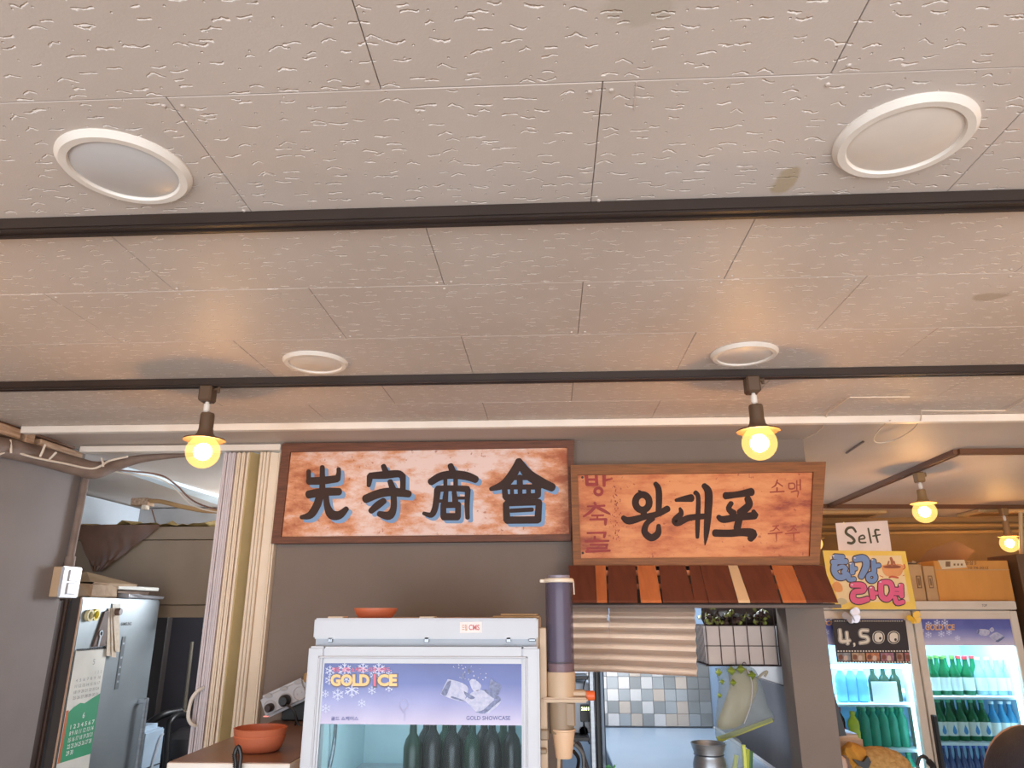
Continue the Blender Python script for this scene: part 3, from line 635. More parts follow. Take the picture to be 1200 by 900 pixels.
# maker badge on the header
PB = lambda px, py: at(px, py, YF-.0005)
bq = [PB(539, 729), PB(565, 728.6), PB(565, 741.4), PB(539, 741.6)]
MB().slab(bq, (0, -.0015, 0)).build('badge', mat('badge_pink_white', (232, 214, 208), .3), sf)
text('드립', 541.5, 731.5, 547.5, 739, PB, N_, .0025, 'badge_lettering', mat('badge_tan', (200, 160, 130), .4), sf, .03)
text('CMS', 549.5, 732, 562, 738.5, PB, N_, .0025, 'badge_lettering', mat('badge_red', (196, 92, 90), .4), sf, .02)
for a, b_ in (((-.597, 2.02), (-.555, 2.07)), ((-.35, 2.02), (-.31, 2.07))): MB().box((a[0]+.0, a[1], 1.683), (b_[0], b_[1], 1.688), .001).build('top_cap', M_CREAM, sf)
lw_ = bpy.data.lights.new('fridge_lamp', 'AREA'); lw_.shape = 'RECTANGLE'; lw_.size = .4; lw_.size_y = .04; lw_.energy = .7; lw_.color = (.82, .97, 1)
lo = bpy.data.objects.new('fridge_lamp', lw_); COL.objects.link(lo); lo.location = (-.33, 2.10, 1.565); lo.parent = None
MB().box((-.598, 2.06, 1.0), (-.062, 2.5, 1.012)).build('shelf', glass('shelf_glass', (220, 240, 244), .5), sf)
MB().box((-.598, 2.06, 1.24), (-.062, 2.5, 1.248)).build('shelf', M_APPL, sf)
tag(MB().tube(curve([(-.60+.02, 2.10, 1.44), (-.585, 2.12, 1.36), (-.595, 2.10, 1.26)], 5), .005).build('inner_cable', M_STEEL, sf), 'grey cable inside the glass')

# bottles
def bottle(label, x, y, z, h, r, mg, ml, mc, kind='soju', group=None, mark=None, scale=1.):
    t = empty('bottle', (x, y, z), label, 'bottle', group)
    if kind == 'soju': pr = [(0, 0), (r*.92, 0), (r, h*.02), (r, h*.50), (r*.93, h*.57), (r*.5, h*.72), (r*.40, h*.80), (r*.38, h*.93), (r*.44, h*.94)]; cap = (r*.46, .93, 1.0)
    elif kind == 'pet': pr = [(0, 0), (r*.8, 0), (r, h*.05), (r*.95, h*.25), (r*1.0, h*.42), (r*.9, h*.5), (r, h*.6), (r*.9, h*.72), (r*.42, h*.86), (r*.38, h*.91)]; cap = (r*.46, .90, 1.0)
    else: pr = [(0, 0), (r*.92, 0), (r, h*.02), (r, h*.60), (r*.8, h*.70), (r*.42, h*.78), (r*.36, h*.95), (r*.42, h*.96)]; cap = (r*.44, .95, 1.0)
    MB().lathe(pr, (x, y, z), 14).build('glass_body' if kind != 'pet' else 'plastic_body', mg, t, True)
    MB().lathe([(0, h*cap[1]), (cap[0], h*cap[1]), (cap[0], h*cap[2]), (0, h*cap[2])], (x, y, z), 12).build('cap', mc, t, True)
    if ml:
        lo_, hi_ = (.12, .46) if kind != 'pet' else (.25, .48)
        MB().lathe([(r*1.02, h*lo_), (r*1.03, h*lo_+.001), (r*1.03, h*hi_), (r*1.02, h*hi_)], (x, y, z), 14).build('label', ml, t, True)
        if mark: blob([(x, z+h*.40), (x+r*.36, z+h*.26), (x+r*.28, z+h*.19), (x, z+h*.16), (x-r*.28, z+h*.19), (x-r*.36, z+h*.26)], lambda a, b_: V(a, y-r*1.06, b_), N_, 0, 'droplet_mark', mark, t, 3)
    return t
GG = glass('green_glass', (40, 130, 84), .45, .08); GD = glass('dark_green_glass', (60, 84, 66), .35, .08); GC = glass('clear_bottle', (206, 232, 240), .62, .08); GBL = glass('blue_glass', (96, 190, 232), .5, .08)
GY = glass('yellow_drink', (224, 226, 60), .2, .1); GK = mat('cola', (60, 26, 26), .15); GPET = glass('green_pet', (90, 206, 176), .55, .1); GDB = glass('brown_blue_bottle', (84, 96, 150), .35, .1)
GDK = glass('smoked_glass', (44, 46, 42), .25, .08); GD_O = mat('reflection_green_bottle', (46, 66, 52), .28, c2=(38, 54, 44)); GDK_O = mat('reflection_dark_bottle', (48, 48, 44), .28, c2=(38, 40, 38)); ML = mat('white_label', (226, 232, 226), .5); MLB = mat('blue_drop', (70, 140, 200), .5); MRED = mat('red_cap', (200, 60, 64), .4); MGRN = mat('green_cap', (60, 170, 120), .4); MWC = mat('white_cap', (232, 240, 244), .3); MYC = mat('yellow_cap', (220, 216, 40), .4); MOC = mat('olive_cap', (110, 150, 70), .4); MBLC = mat('blue_cap', (70, 100, 190), .4)
xs = [-.372+.0265*i for i in range(11)]  # dark bottles stand in for the dark reflection in the lower glass
for i, x in enumerate(xs):
    lab = 'dark bottle standing in for reflections in the white display fridge, '+('leftmost', 'second from left', 'third from left', 'fourth from left', 'fifth from left', 'in the middle', 'fifth from right', 'fourth from right', 'third from right', 'second from right', 'rightmost')[i]
    bottle(lab, x, 2.12+.058*(i % 2), 1.249, .180+.006*(i % 3), .0245, (GD_O, GDK_O, GDK_O)[(i*2) % 3], None, M_STEEL, 'beer', 'stand-in bottles inside the white display fridge')
# stack of clear crumpled film, terracotta plate and flat boards on top
def lathe_thing(name, label, cat, c, prof, m, seg=40, group=None):
    o = MB().lathe(prof, c, seg).build(name, m, None, True, origin=tuple(c)); return tag(o, label, cat, group)
c = at(438, 722, 2.10)
lathe_thing('plate', 'flat terracotta dish lying on top of the white display fridge', 'dish', (c.x, 2.12, 1.6841), [(0, 0), (.046, 0), (.055, .012), (.0595, .022), (.060, .026), (.057, .026), (.050, .014), (.040, .004), (0, .004)], M_TERRA)
MB().lathe([(.0, 0), (.001, .0), (.001, .001), (0, .001)], (0, 0, -5), 4).bm.free()
nb = MB(); 
for i, (x0, y0, x1, y1, z) in enumerate(((-.155, 2.05, -.03, 2.26, 1.6845), (-.135, 2.06, -.036, 2.24, 1.690))): nb.box((x0, y0, z), (x1, y1, z+.005), .001)
tag(nb.build('flat_box', M_CARD2, None, origin=(-.09, 2.15, 1.6845)), 'folded tan cardboard lying flat on the right end of the white fridge top', 'cardboard')

# ------------------------------------------------------------------ tube dispenser on the fridge's right side
dp = empty('dispenser', (.022, 2.05, 1.33), 'tall clear tube dispenser with tan body and orange knob beside the white fridge', 'dispenser')
cx, cy = .024, 2.06
MB().box((-.031, 2.03, 1.28), (-.012, 2.11, 1.66), .002).build('wall_bracket', M_TAN, dp)
MB().lathe([(.0355, 0), (.0365, 0), (.0365, .235), (.0355, .235)], (cx, cy, 1.545), 36).build('clear_tube', glass('smoky_tube', (206, 200, 214), .74, .03, body=(130, 124, 138)), dp, True)
MB().lathe([(.0, .22), (.030, .22), (.030, 0), (.0, 0)], (cx, cy, 1.575), 28).build('cup_stack', mat('grey_lilac_cups', (142, 134, 148), .3, c2=(124, 116, 130), nscale=4, stretch=(1, 1, .5)), dp, True)
MB().lathe([(.033, 0), (.034, 0), (.034, .004), (.033, .004), (.033, .008), (.034, .008), (.034, .012), (.033, .012), (.034, .018), (.033, .022), (0, .022)], (cx, cy, 1.548), 32).build('ribbed_ring', mat('pinkish_ring', (206, 168, 148), .5), dp, True)
MB().lathe([(0, .0), (.039, .0), (.041, .002), (.041, .008), (.038, .011), (0, .012)], (cx, cy, 1.776), 36).box((cx-.052, cy-.008, 1.776), (cx-.035, cy+.008, 1.785), .002).build('tube_lid', M_CREAM, dp, True)
MB().tube([(cx+.040, cy, 1.78), (cx+.041, cy-.004, 1.745)], .0018, 6).build('lid_strap', M_CREAM, dp)
MB().lathe([(.0, .060), (.038, .060), (.039, .055), (.039, .0), (0, 0)], (cx, cy, 1.490), 36).build('collar', M_TAN, dp, True)
MB().box((cx-.050, cy-.040, 1.478), (cx+.068, cy+.04, 1.490), .004, 2).build('slide_plate', M_TAN, dp, True)
MB().box((cx+.02, cy-.022, 1.490), (cx+.066, cy+.02, 1.505), .004).build('side_arm', M_TAN, dp)
MB().lathe([(.0, 0), (.012, 0), (.012, .020), (.010, .022), (0, .022)], (cx+.066, cy-.006, 1.492), 20, 'X').build('knob', mat('orange_knob', (230, 104, 52), .4), dp, True)
M_BT = mat('brown_tan', (150, 128, 104), .5)
MB().lathe([(0, .075), (.033, .075), (.031, .0), (.024, -.002), (.023, -.028), (0, -.028)], (cx+.001, cy, 1.402), 30).build('outlet_cylinder', M_BT, dp, True)
MB().box((cx+.01, cy-.03, 1.420), (cx+.036, cy+.03, 1.478), .004).build('outlet_housing', M_BT, dp)
MB().lathe([(.0, .0), (.020, .0), (.021, .003), (.029, .062), (.031, .064), (.031, .068), (.027, .068), (.018, .006), (0, .005)], (cx+.005, cy-.006, 1.345), 28).build('catch_cup', mat('peach_cup', (222, 184, 148), .45), dp, True)
MB().tube([(cx-.008, cy, 1.345), (cx-.010, cy, 1.30)], .0045, 8).build('cup_stem', M_TAN, dp)
MB().slab([(cx-.018, cy-.03, 1.300), (cx+.018, cy-.03, 1.318), (cx+.018, cy+.02, 1.318), (cx-.018, cy+.02, 1.300)], (0, 0, -.006)).build('drip_flap', M_TAN, dp)
MB().box((-.031, 2.02, 1.39), (-.010, 2.07, 1.415), .003).box((-.031, 2.01, 1.36), (-.014, 2.05, 1.372), .003).build('clip', M_BT, dp)

# ------------------------------------------------------------------ counter, bowl, power strip
ct = empty('counter', (-.82, 2.3, 0), 'low white cabinet with brown top between the folding door and the white fridge', 'cabinet')
MB().box((-.985, 2.045, .05), (-.680, 2.80, 1.312)).build('body', M_CREAM, ct)
MB().box((-.995, 2.035, 1.306), (-.672, 2.82, 1.328), .002).build('edge', M_WHITE, ct)
MB().box((-.992, 2.039, 1.3275), (-.675, 2.80, 1.330)).build('top_sheet', mat('brown_laminate', (134, 100, 82), .35, c2=(118, 88, 72)), ct)
c = at(303, 880, 2.2)
lathe_thing('bowl', 'terracotta-coloured bowl on the brown counter by the folding door', 'bowl', (c.x, 2.2, 1.3302), [(0, 0), (.050, 0), (.057, .004), (.066, .022), (.070, .040), (.0685, .043), (.070, .046), (.0715, .058), (.0725, .060), (.069, .061), (.066, .044), (.058, .014), (.045, .006), (0, .006)], M_TERRA)
c = at(277, 892, 2.10)
hb = [at(276, 898, 2.02), at(275, 884, 2.02), at(279, 875, 2.02), at(282, 884, 2.02), at(281, 898, 2.02)]
hnd = empty('tongs', (hb[0].x, 2.02, 1.20), 'black ribbed looped handle standing up at the front edge of the counter', 'handle')
MB().tube(curve([hb[0]+V(-.001, 0, -.07)]+hb+[hb[-1]+V(.001, 0, -.07)], 6), .0052, 10).build('loop', M_BLACK, hnd, True)
mb = MB()
for k in range(7): mb.lathe([(.0062, -.001), (.0068, 0), (.0062, .001)], hb[1].lerp(hb[0], k/6)+V(-.0005, 0, 0), 10)
mb.build('ribs', M_BLACK, hnd, True)

ps = empty('power_strip', tuple(at(333, 816, 2.74)), 'white multi-socket power strip tilted against the wall beside the white fridge', 'power strip')
c = at(335, 816, 2.70); ang = R(24); U = V(math.cos(ang), 0, math.sin(ang)); W = V(-math.sin(ang), 0, math.cos(ang)); NN = V(0, -1, 0)
def SB(u, w_): return c+U*u+W*w_
def rbox(mb, u0, w0, u1, w1, y0, y1):
    mb.slab([SB(u0, w0)+V(0, y0, 0), SB(u1, w0)+V(0, y0, 0), SB(u1, w1)+V(0, y0, 0), SB(u0, w1)+V(0, y0, 0)], V(0, y1-y0, 0)); return mb
o = rbox(MB(), -.090, -.040, .075, .036, 0, .035); bmesh.ops.bevel(o.bm, geom=o.bm.edges[:], offset=.010, segments=3, affect='EDGES'); o.build('body', M_APPL, ps, True)
for i, u in enumerate((-.062, -.005, .048)):
    q = SB(u, -.010); MB().lathe([(.0, .002), (.019, .002), (.021, -.002), (.023, -.002), (.023, .003)], q+V(0, 0, 0), 24, 'Y').build('socket', mat('socket_grey', (190, 186, 186), .4), ps, True)  # sockets in an even pale grey
    for s in (-1, 1): MB().lathe([(0, -.001), (.0022, -.001), (.0022, .001)], q+U*s*.008+V(0, .001, 0), 8, 'Y').build('socket_hole', M_BLACK, ps)
    q2 = SB(u+.006, .026); MB().lathe([(0, -.003), (.0085, -.002), (.009, .003)], q2, 16, 'Y', 1.4, .75).build('switch', mat('switch_grey', (176, 172, 172), .4), ps, True)
    MB().lathe([(.009, -.0015), (.0105, -.0015), (.0105, .003)], q2, 16, 'Y', 1.4, .75).build('switch_rim', M_GASK, ps)
for nm, u, m, r in (('plug', -.062, mat('brown_plug', (60, 46, 44), .5), .014), ('plug', -.005, M_BLACK, .019)):
    q = SB(u+.002, -.012); MB().lathe([(0, -.034), (r*.7, -.034), (r, -.024), (r, -.003), (0, -.003)], q, 20, 'Y').build(nm, m, ps, True)
q = SB(-.003, -.02)+V(.01, -.03, -.004)
MB().tube(curve([q, q+V(.03, -.004, -.02), q+V(.045, 0, -.06), q+V(.075, .0, -.075), q+V(.10, .0, -.11)], 6), .0042, 8).build('power_cord', M_BLACK, ps, True)
MB().tube(curve([q+V(.04, 0, -.04), q+V(.035, 0, -.09), q+V(.048, 0, -.13), q+V(.09, 0, -.10)], 6), .0035, 8).build('power_cord', M_BLACK, ps, True)
q3 = SB(-.07, -.055)
tag(MB().tube([q3+V(.03, -.01, -.01), q3+V(-.005, -.01, -.06)], [.007, .005], 8).build('cord_grip', M_STEEL, None, origin=tuple(q3)), 'grey rubber cord sleeve below the white power strip', 'cord')
tag(MB().box(at(309, 836, 2.76)+V(-.002, 0, -.012), at(312, 842, 2.76)+V(.006, .01, .008), .003).build('indicator_lamp', mat('pink_lamp', (240, 150, 140), .3, emit=.6), None, origin=tuple(at(309, 836, 2.76))), 'tiny pink glowing lamp behind the terracotta bowl', 'lamp')
tag(MB().box((-.965, 2.78, 1.33), (-.86, 2.83, 1.40), .004).build('adapter_box', M_BLACK, None, origin=(-.91, 2.8, 1.33)), 'black adapter box behind the terracotta bowl', 'adapter')
MB().lathe([(0, -.02), (.016, -.014), (.019, 0), (.016, .014), (0, .02)], SB(.095, .025), 16).box(SB(.07, .0)+V(0, .01, 0), SB(.10, .01)+V(0, .03, .01)).build('tape_roll', mat('mustard', (190, 150, 96), .5), ps, True)  # mustard tape roll beside the fridge, attached as a part of the strip

# ================================================================== LEFT: wall fittings
M_PIPE = mat('grey_lagging', (132, 114, 104), .7, c2=(112, 94, 84), nscale=14, bump=.002, bscale=30)
pp = empty('insulated_pipe', (-1.93, 2.45, 2.25), 'thick grey lagged pipe along the top of the left wall, bending over the storeroom opening', 'pipe')
pts = [atx(-60, 520, -1.925), atx(0, 524, -1.925), atx(45, 534, -1.925), at(88, 546, 2.74), at(112, 551, 2.80), at(135, 545, 2.86), at(170, 537, 2.90), at(232, 532, 2.90)]
cc = curve(pts, 6); n_ = len(cc)
MB().tube(cc, [.036 if i < n_*.55 else .036-.031*(i-n_*.55)/(n_*.45) for i in range(n_)], 14).build('lagging', M_PIPE, pp, True)
pts = [atx(-60, 560, -1.90), atx(0, 532, -1.90), atx(14, 529, -1.90), atx(40, 536, -1.89), at(75, 543, 2.66), at(105, 549, 2.74), at(118, 546, 2.76), at(128, 540, 2.78), at(150, 535, 2.80)]
wc = cable('white_cable', pts, .0042, M_CAB, 'white cable tied along the grey pipe at the top left')
for i, (x0, y0, x1, y1) in enumerate(((12, 516, 13, 531), (53, 521, 47, 535), (66, 530, 58, 538), (119, 537, 121, 547))):
    Yt = (2.42, 2.52, 2.56, 2.74)[i]; a, b_ = at(x0, y0, Yt), at(x1, y1, Yt)
    tag(MB().tube([a, (a+b_)/2+V(.004, -.004, 0), b_], .004, 6).build('cable_tie', M_CAB, None, origin=tuple(a)), ['white cable tie nearest the left picture edge on the grey pipe', 'white cable tie, second from the left picture edge on the grey pipe', 'white cable tie, third from the left on the grey pipe', 'white cable tie at the bend of the grey pipe near the storeroom opening'][i], 'cable tie')
cd = empty('conduit', (-1.95, 2.945, 2.0), 'beige vertical conduit pipe running down the end of the left wall to the switch', 'pipe')
MB().tube([(-1.950, 2.948, 2.262), (-1.950, 2.940, 1.90)], .0145, 14).build('tube', M_PIPE, cd, True)
MB().tube([(-1.950, 2.940, 1.915), (-1.948, 2.938, 1.874)], .0200, 14).build('coupling', M_PIPE, cd, True)
sw = empty('light_switch', (-1.967, 2.93, 1.81), 'white double light switch at the end of the left wall', 'switch')
MB().box((-1.967, 2.872, 1.756), (-1.931, 2.984, 1.872), .003).build('back_box', M_TAN, sw)
MB().box((-1.932, 2.868, 1.754), (-1.920, 2.988, 1.874), .004, 2).build('switch_plate', M_APPL, sw, True)
for z0, z1 in ((1.817, 1.861), (1.767, 1.811)):
    MB().box((-1.921, 2.905, z0), (-1.915, 2.960, z1), .002).build('rocker', M_APPL, sw)

# storeroom -------------------------------------------------------------
P0 = at(96, 700, 3.0)
fg = empty('refrigerator', (-2.2, 3.35, 0), 'tall silver refrigerator with a calendar on its door, in the storeroom at the left', 'refrigerator')
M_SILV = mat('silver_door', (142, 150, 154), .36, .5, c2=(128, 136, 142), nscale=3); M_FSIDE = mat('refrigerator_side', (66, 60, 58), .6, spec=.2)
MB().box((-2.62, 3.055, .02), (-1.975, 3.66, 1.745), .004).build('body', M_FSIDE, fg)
MB().box((-1.972, 3.035, .05), (-1.93, 3.665, 1.757), .006, 2).build('door', M_SILV, fg, True)
MB().box((-1.974, 3.030, .05), (-1.935, 3.0352, 1.757), .001).build('door_side', M_FSIDE, fg)
MB().box((-1.936, 3.031, .05), (-1.9295, 3.036, 1.757), .001).build('door_edge', mat('edge_reflection', (186, 150, 124), .4), fg)  # orange line painted for the reflection along the door edge
XF = -1.929; NX = (1, 0, 0)
PF = lambda px, py: atx(px, py, XF); PM = lambda u, v: V(XF, u, v)
text('SAMSUNG', 3.345, -1.655, 3.43, -1.641, lambda u, v: V(XF, u, -v), NX, .001, 'maker_lettering', M_BLACK, fg, .02)
MB().box((XF, 3.372, 1.372), (XF+.002, 3.400, 1.594), .0005).build('control_strip', mat('control_grey', (104, 112, 116), .3), fg)
for z in (1.56, 1.50, 1.46, 1.43, 1.40): MB().box((XF+.002, 3.379, z), (XF+.0026, 3.393, z+.008)).build('control_mark', M_GASK, fg)
hx = -1.895
MB().box((hx-.008, 3.585, .70), (hx+.008, 3.607, 1.315), .003).box((-1.931, 3.588, 1.29), (hx, 3.604, 1.31), .002).build('handle', M_STEEL, fg)
# calendar on the door
cal = empty('calendar', (XF, 3.14, 1.55), 'long paper calendar with green lower month hanging on the silver refrigerator door', 'calendar')
MP = mat('calendar_paper', (214, 212, 204), .7); MGR = mat('calendar_green', (56, 150, 108), .6); MOR = mat('calendar_orange', (196, 106, 66), .6); MGY = mat('calendar_grey_ink', (150, 150, 150), .6); MWI = mat('calendar_white_ink', (222, 228, 222), .6)
X1 = XF+.003
MB().box((XF+.001, 3.046, 1.00), (X1, 3.262, 1.549)).build('sheet', MP, cal)
PC = lambda u, v: V(X1, u, -v)
mb = MB()
for i in range(18): mb.tube([(XF, 3.055+i*.0115, 1.555), (X1+.002, 3.055+i*.0115, 1.547)], .0018, 5)
mb.build('ring_binding', M_BLACK, cal, kind='stuff')
blob([(3.062, -1.318), (3.09, -1.333), (3.13, -1.345), (3.16, -1.340), (3.20, -1.352), (3.262, -1.368), (3.262, -1.135), (3.062, -1.135)], lambda u, v: V(X1, u, -v), NX, .0005, 'green_print', MGR, cal, 0)
MB().box((X1, 3.0462, 1.135), (X1+.0006, 3.062, 1.325)).build('orange_print', MOR, cal)
text('5', 3.172, -1.510, 3.186, -1.488, PC, NX, .001, 'calendar_digits', MGY, cal)
for r_, tx in enumerate(('1   2   3', '4  5  6  7  8  9  10', '11 12 13 14 15 16 17', '18 19 20 21 22 23 24', '25 26 27 28 29 30 31')):
    text(tx, (3.075 if r_ else 3.20), -1.462+.022*r_, 3.245, -1.450+.022*r_, PC, NX, .001, 'calendar_digits', MGY, cal)
text('6', 3.160, -1.305, 3.174, -1.283, PC, NX, .0012, 'calendar_digits', MWI, cal, .02)
for r_, tx in enumerate(('1 2 3 4 5 6 7', '8 9 10 11 12 13 14', '15 16 17 18 19 20 21', '22 23 24 25 26 27 28', '29 30')):
    text(tx, 3.09, -1.268+.024*r_, (3.25 if r_ < 4 else 3.135), -1.251+.024*r_, PC, NX, .0012, 'calendar_digits', MWI, cal, .02)
# tape rings, opener, receipts
for i, (yy, zz, m, lb) in enumerate(((3.088, 1.685, mat('cream_ring', (206, 196, 150), .5), 'pale cream tape ring stuck on the silver door, left of the yellow one'), (3.128, 1.688, mat('yellow_ring', (228, 208, 60), .45), 'yellow tape ring stuck on the silver refrigerator door'))):
    tag(MB().lathe([(.015, 0), (.023, 0), (.0235, .014), (.0155, .014), (.015, 0)], (XF, yy, zz), 26, 'X').build('tape_ring', m, None, True, origin=(XF, yy, zz)), lb, 'tape')
    
t = empty('receipts', (XF, 3.27, 1.72), 'bundle of long paper slips held by a magnet on the silver refrigerator door', 'papers')
for i, (yt, yb, zb) in enumerate(((3.222, 3.250, 1.515), (3.236, 3.285, 1.508), (3.246, 3.300, 1.530))):
    MB().hexa([V(XF+.004+.003*i, yt, 1.715), V(XF+.004+.003*i, yt+.045, 1.717), V(XF+.012+.004*i, yb+.035, zb), V(XF+.012+.004*i, yb, zb+.004)] + [V(XF+.003+.003*i, yt, 1.715), V(XF+.003+.003*i, yt+.045, 1.717), V(XF+.011+.004*i, yb+.035, zb), V(XF+.011+.004*i, yb, zb+.004)]).build('paper_slip', mat('slip_paper', (206, 192, 176), .8, c2=(190, 172, 150), nscale=40), t)
MB().lathe([(0, .02), (.014, .02), (.016, .014), (.016, .0), (0, 0)], (XF+.012, 3.275, 1.700), 18, 'X').build('magnet', mat('magnet_brown', (92, 70, 60), .4), t, True)
MB().hexa([V(XF+.002, 3.250, 1.735), V(XF+.002, 3.315, 1.735), V(XF+.002, 3.31, 1.66), V(XF+.002, 3.262, 1.66)]+[V(XF+.004, 3.250, 1.735), V(XF+.004, 3.315, 1.735), V(XF+.004, 3.31, 1.66), V(XF+.004, 3.262, 1.66)]).build('note', MP, t)
t = empty('bottle_opener', (XF, 3.19, 1.60), 'dark metal bottle opener hanging beside the paper slips on the refrigerator', 'opener')
MB().hexa([V(XF+.001, 3.195, 1.700), V(XF+.001, 3.222, 1.706), V(XF+.001, 3.240, 1.560), V(XF+.001, 3.150, 1.560)]+[V(XF+.008, 3.195, 1.700), V(XF+.008, 3.222, 1.706), V(XF+.008, 3.240, 1.560), V(XF+.008, 3.150, 1.560)]).build('leather_flap', mat('brown_leather', (92, 72, 62), .6), t)
MB().lathe([(.009, -.002), (.013, -.002), (.013, .002), (.009, .002), (.009, -.002)], (XF+.011, 3.185, 1.612), 16, 'X').tube([(XF+.011, 3.185, 1.60), (XF+.011, 3.180, 1.56)], .0035, 6).build('metal_opener', M_STEEL, t, True)

# papers and parcels on the refrigerator top (z 1.757)
def parcel(name, label, cat, lo, hi, rot, m, bev=.004, skew=0):
    c = (Vector(lo)+Vector(hi))/2; mb = MB().box(lo, hi, bev)
    bmesh.ops.subdivide_edges(mb.bm, edges=[e for e in mb.bm.edges if e.calc_length() > .08], cuts=3)
    rr = random.Random(sum(map(ord, label)))
    for v in mb.bm.verts:
        if v.co.z > lo[2]+.004: v.co += V(rr.uniform(-1, 1), rr.uniform(-1, 1), rr.uniform(-1, 1)*.8)*skew
    M3 = Matrix.Rotation(R(rot), 3, 'Z')
    for v in mb.bm.verts: v.co = M3 @ (v.co-c)+c
    return tag(mb.build(name, m, None, origin=(c.x, c.y, lo[2])), label, cat)
M_BAG = mat('brown_paper', (168, 142, 112), .75, c2=(140, 112, 84), nscale=12); M_FILM = glass('crumpled_film', (200, 200, 205), .5, .1)
parcel('paper_parcel', 'tan paper parcel at the bottom left of the pile on the silver refrigerator', 'parcel', (-2.12, 3.08, 1.759), (-1.935, 3.30, 1.815), 4, M_BAG, .006, .006)
parcel('paper_stack', 'white folded papers sticking out of the pile on the refrigerator', 'papers', (-2.10, 3.31, 1.797), (-1.93, 3.62, 1.812), -4, MP, .002, .004)
parcel('plastic_bag', 'crumpled clear film lying on the front edge of the refrigerator top', 'film', (-2.08, 3.34, 1.759), (-1.918, 3.68, 1.778), 2, M_FILM, .004, .007)
parcel('flat_parcel', 'grey-brown flat parcel under the white papers on the refrigerator', 'parcel', (-2.16, 3.33, 1.779), (-1.96, 3.60, 1.795), 0, mat('grey_brown_parcel', (140, 116, 100), .8), .003, .003)
t = empty('carton', (-2.05, 3.25, 1.82), 'peaked brown carton lid on top of the pile over the silver refrigerator', 'carton')
mb = MB(); A = [V(-2.20, 3.12, 1.825), V(-1.95, 3.10, 1.822), V(-1.94, 3.46, 1.822), V(-2.20, 3.50, 1.825)]; top = V(-2.08, 3.27, 1.872)
for i in range(4): mb.bm.faces.new([mb.bm.verts.new(p) for p in (A[i], A[(i+1) % 4], top)])
mb.bm.faces.new([mb.bm.verts.new(p) for p in A]); mb.build('lid', mat('carton_brown', (160, 134, 102), .8, c2=(140, 112, 80)), t)
MB().slab([V(-1.945, 3.12, 1.8215), V(-1.94, 3.45, 1.8215), V(-1.944, 3.45, 1.800), V(-1.948, 3.12, 1.8145)], (-.003, 0, 0)).build('lid_flap', M_BAG, t)

# hanging metal cabinet with paper and cloth
hd = empty('metal_cabinet', (-2.15, 3.95, 1.68), 'large brown metal wall cabinet hanging above the silver refrigerator', 'cabinet')
M_HOOD = mat('brown_metal', (140, 120, 98), .55, c2=(126, 106, 86), nscale=3)
MB().box((-2.66, 3.80, 1.735), (-1.748, 4.40, 2.06), .002).build('body', M_HOOD, hd)
MB().box((-2.66, 3.797, 2.063), (-1.748, 4.40, 2.130), .002).build('top_band', M_HOOD, hd)
MB().box((-2.66, 3.802, 1.672), (-1.735, 4.40, 1.732), .003).build('bottom_band', M_HOOD, hd)
MB().box((-1.747, 3.80, 1.69), (-1.738, 4.40, 2.125), .001).build('side_panel', mat('window_light_side', (190, 214, 224), .4), hd)  # pale blue paints in the strip of window light beside the cabinet
MB().box((-1.752, 3.77, 1.60), (-1.728, 3.81, 1.69), .004).build('latch', M_STEEL, hd)
def crumple(name, label, cat, x0, x1, y0, y1, z, amp, m, nx=22, ny=8, seed=1, parent=None):
    rr = random.Random(seed); bm = bmesh.new(); g = [[bm.verts.new((x0+(x1-x0)*i/nx+rr.uniform(-.006, .006), y0+(y1-y0)*j/ny+rr.uniform(-.01, .01), z+abs(rr.gauss(0, amp))*(1 if 0 < j < ny else .7))) for j in range(ny+1)] for i in range(nx+1)]
    for i in range(nx):
        for j in range(ny):
            bm.faces.new((g[i][j], g[i+1][j], g[i+1][j+1])); bm.faces.new((g[i][j], g[i+1][j+1], g[i][j+1]))
    mb = MB(); mb.bm.free(); mb.bm = bm; o = mb.build(name, m, parent, False, origin=((x0+x1)/2, (y0+y1)/2, z))
    return tag(o, label, cat) if label else o
M_YP = mat('yellowed_paper', (196, 170, 112), .6, c2=(160, 134, 84), nscale=14)
crumple('wrapping_paper', 'crumpled yellowed paper lying on top of the brown metal cabinet', 'paper', -2.60, -1.70, 3.80, 4.3, 2.133, .018, M_YP, 30, 8, 4)
mb = MB(); bm = mb.bm; rr = random.Random(5); rows = 9
gp = []
for j in range(rows):
    f = j/(rows-1); xl = -2.52+(-2.37+2.52)*f; xr = -2.04+(-2.33+2.04)*f
    gp.append([bm.verts.new((xl+(xr-xl)*i/10, 3.785-.012*abs(math.sin(i*1.7+j)), 2.135-.235*f+(.0 if j else .004))) for i in range(11)])
for a, b_ in zip(gp, gp[1:]):
    for i in range(10): bm.faces.new((a[i], a[i+1], b_[i+1], b_[i]))
tag(mb.build('cloth', mat('brown_film_cloth', (110, 74, 50), .4, c2=(88, 58, 38), nscale=10), None, True, origin=(-2.3, 3.785, 2.0)), 'brown cloth corner hanging down over the front of the metal cabinet', 'cloth')
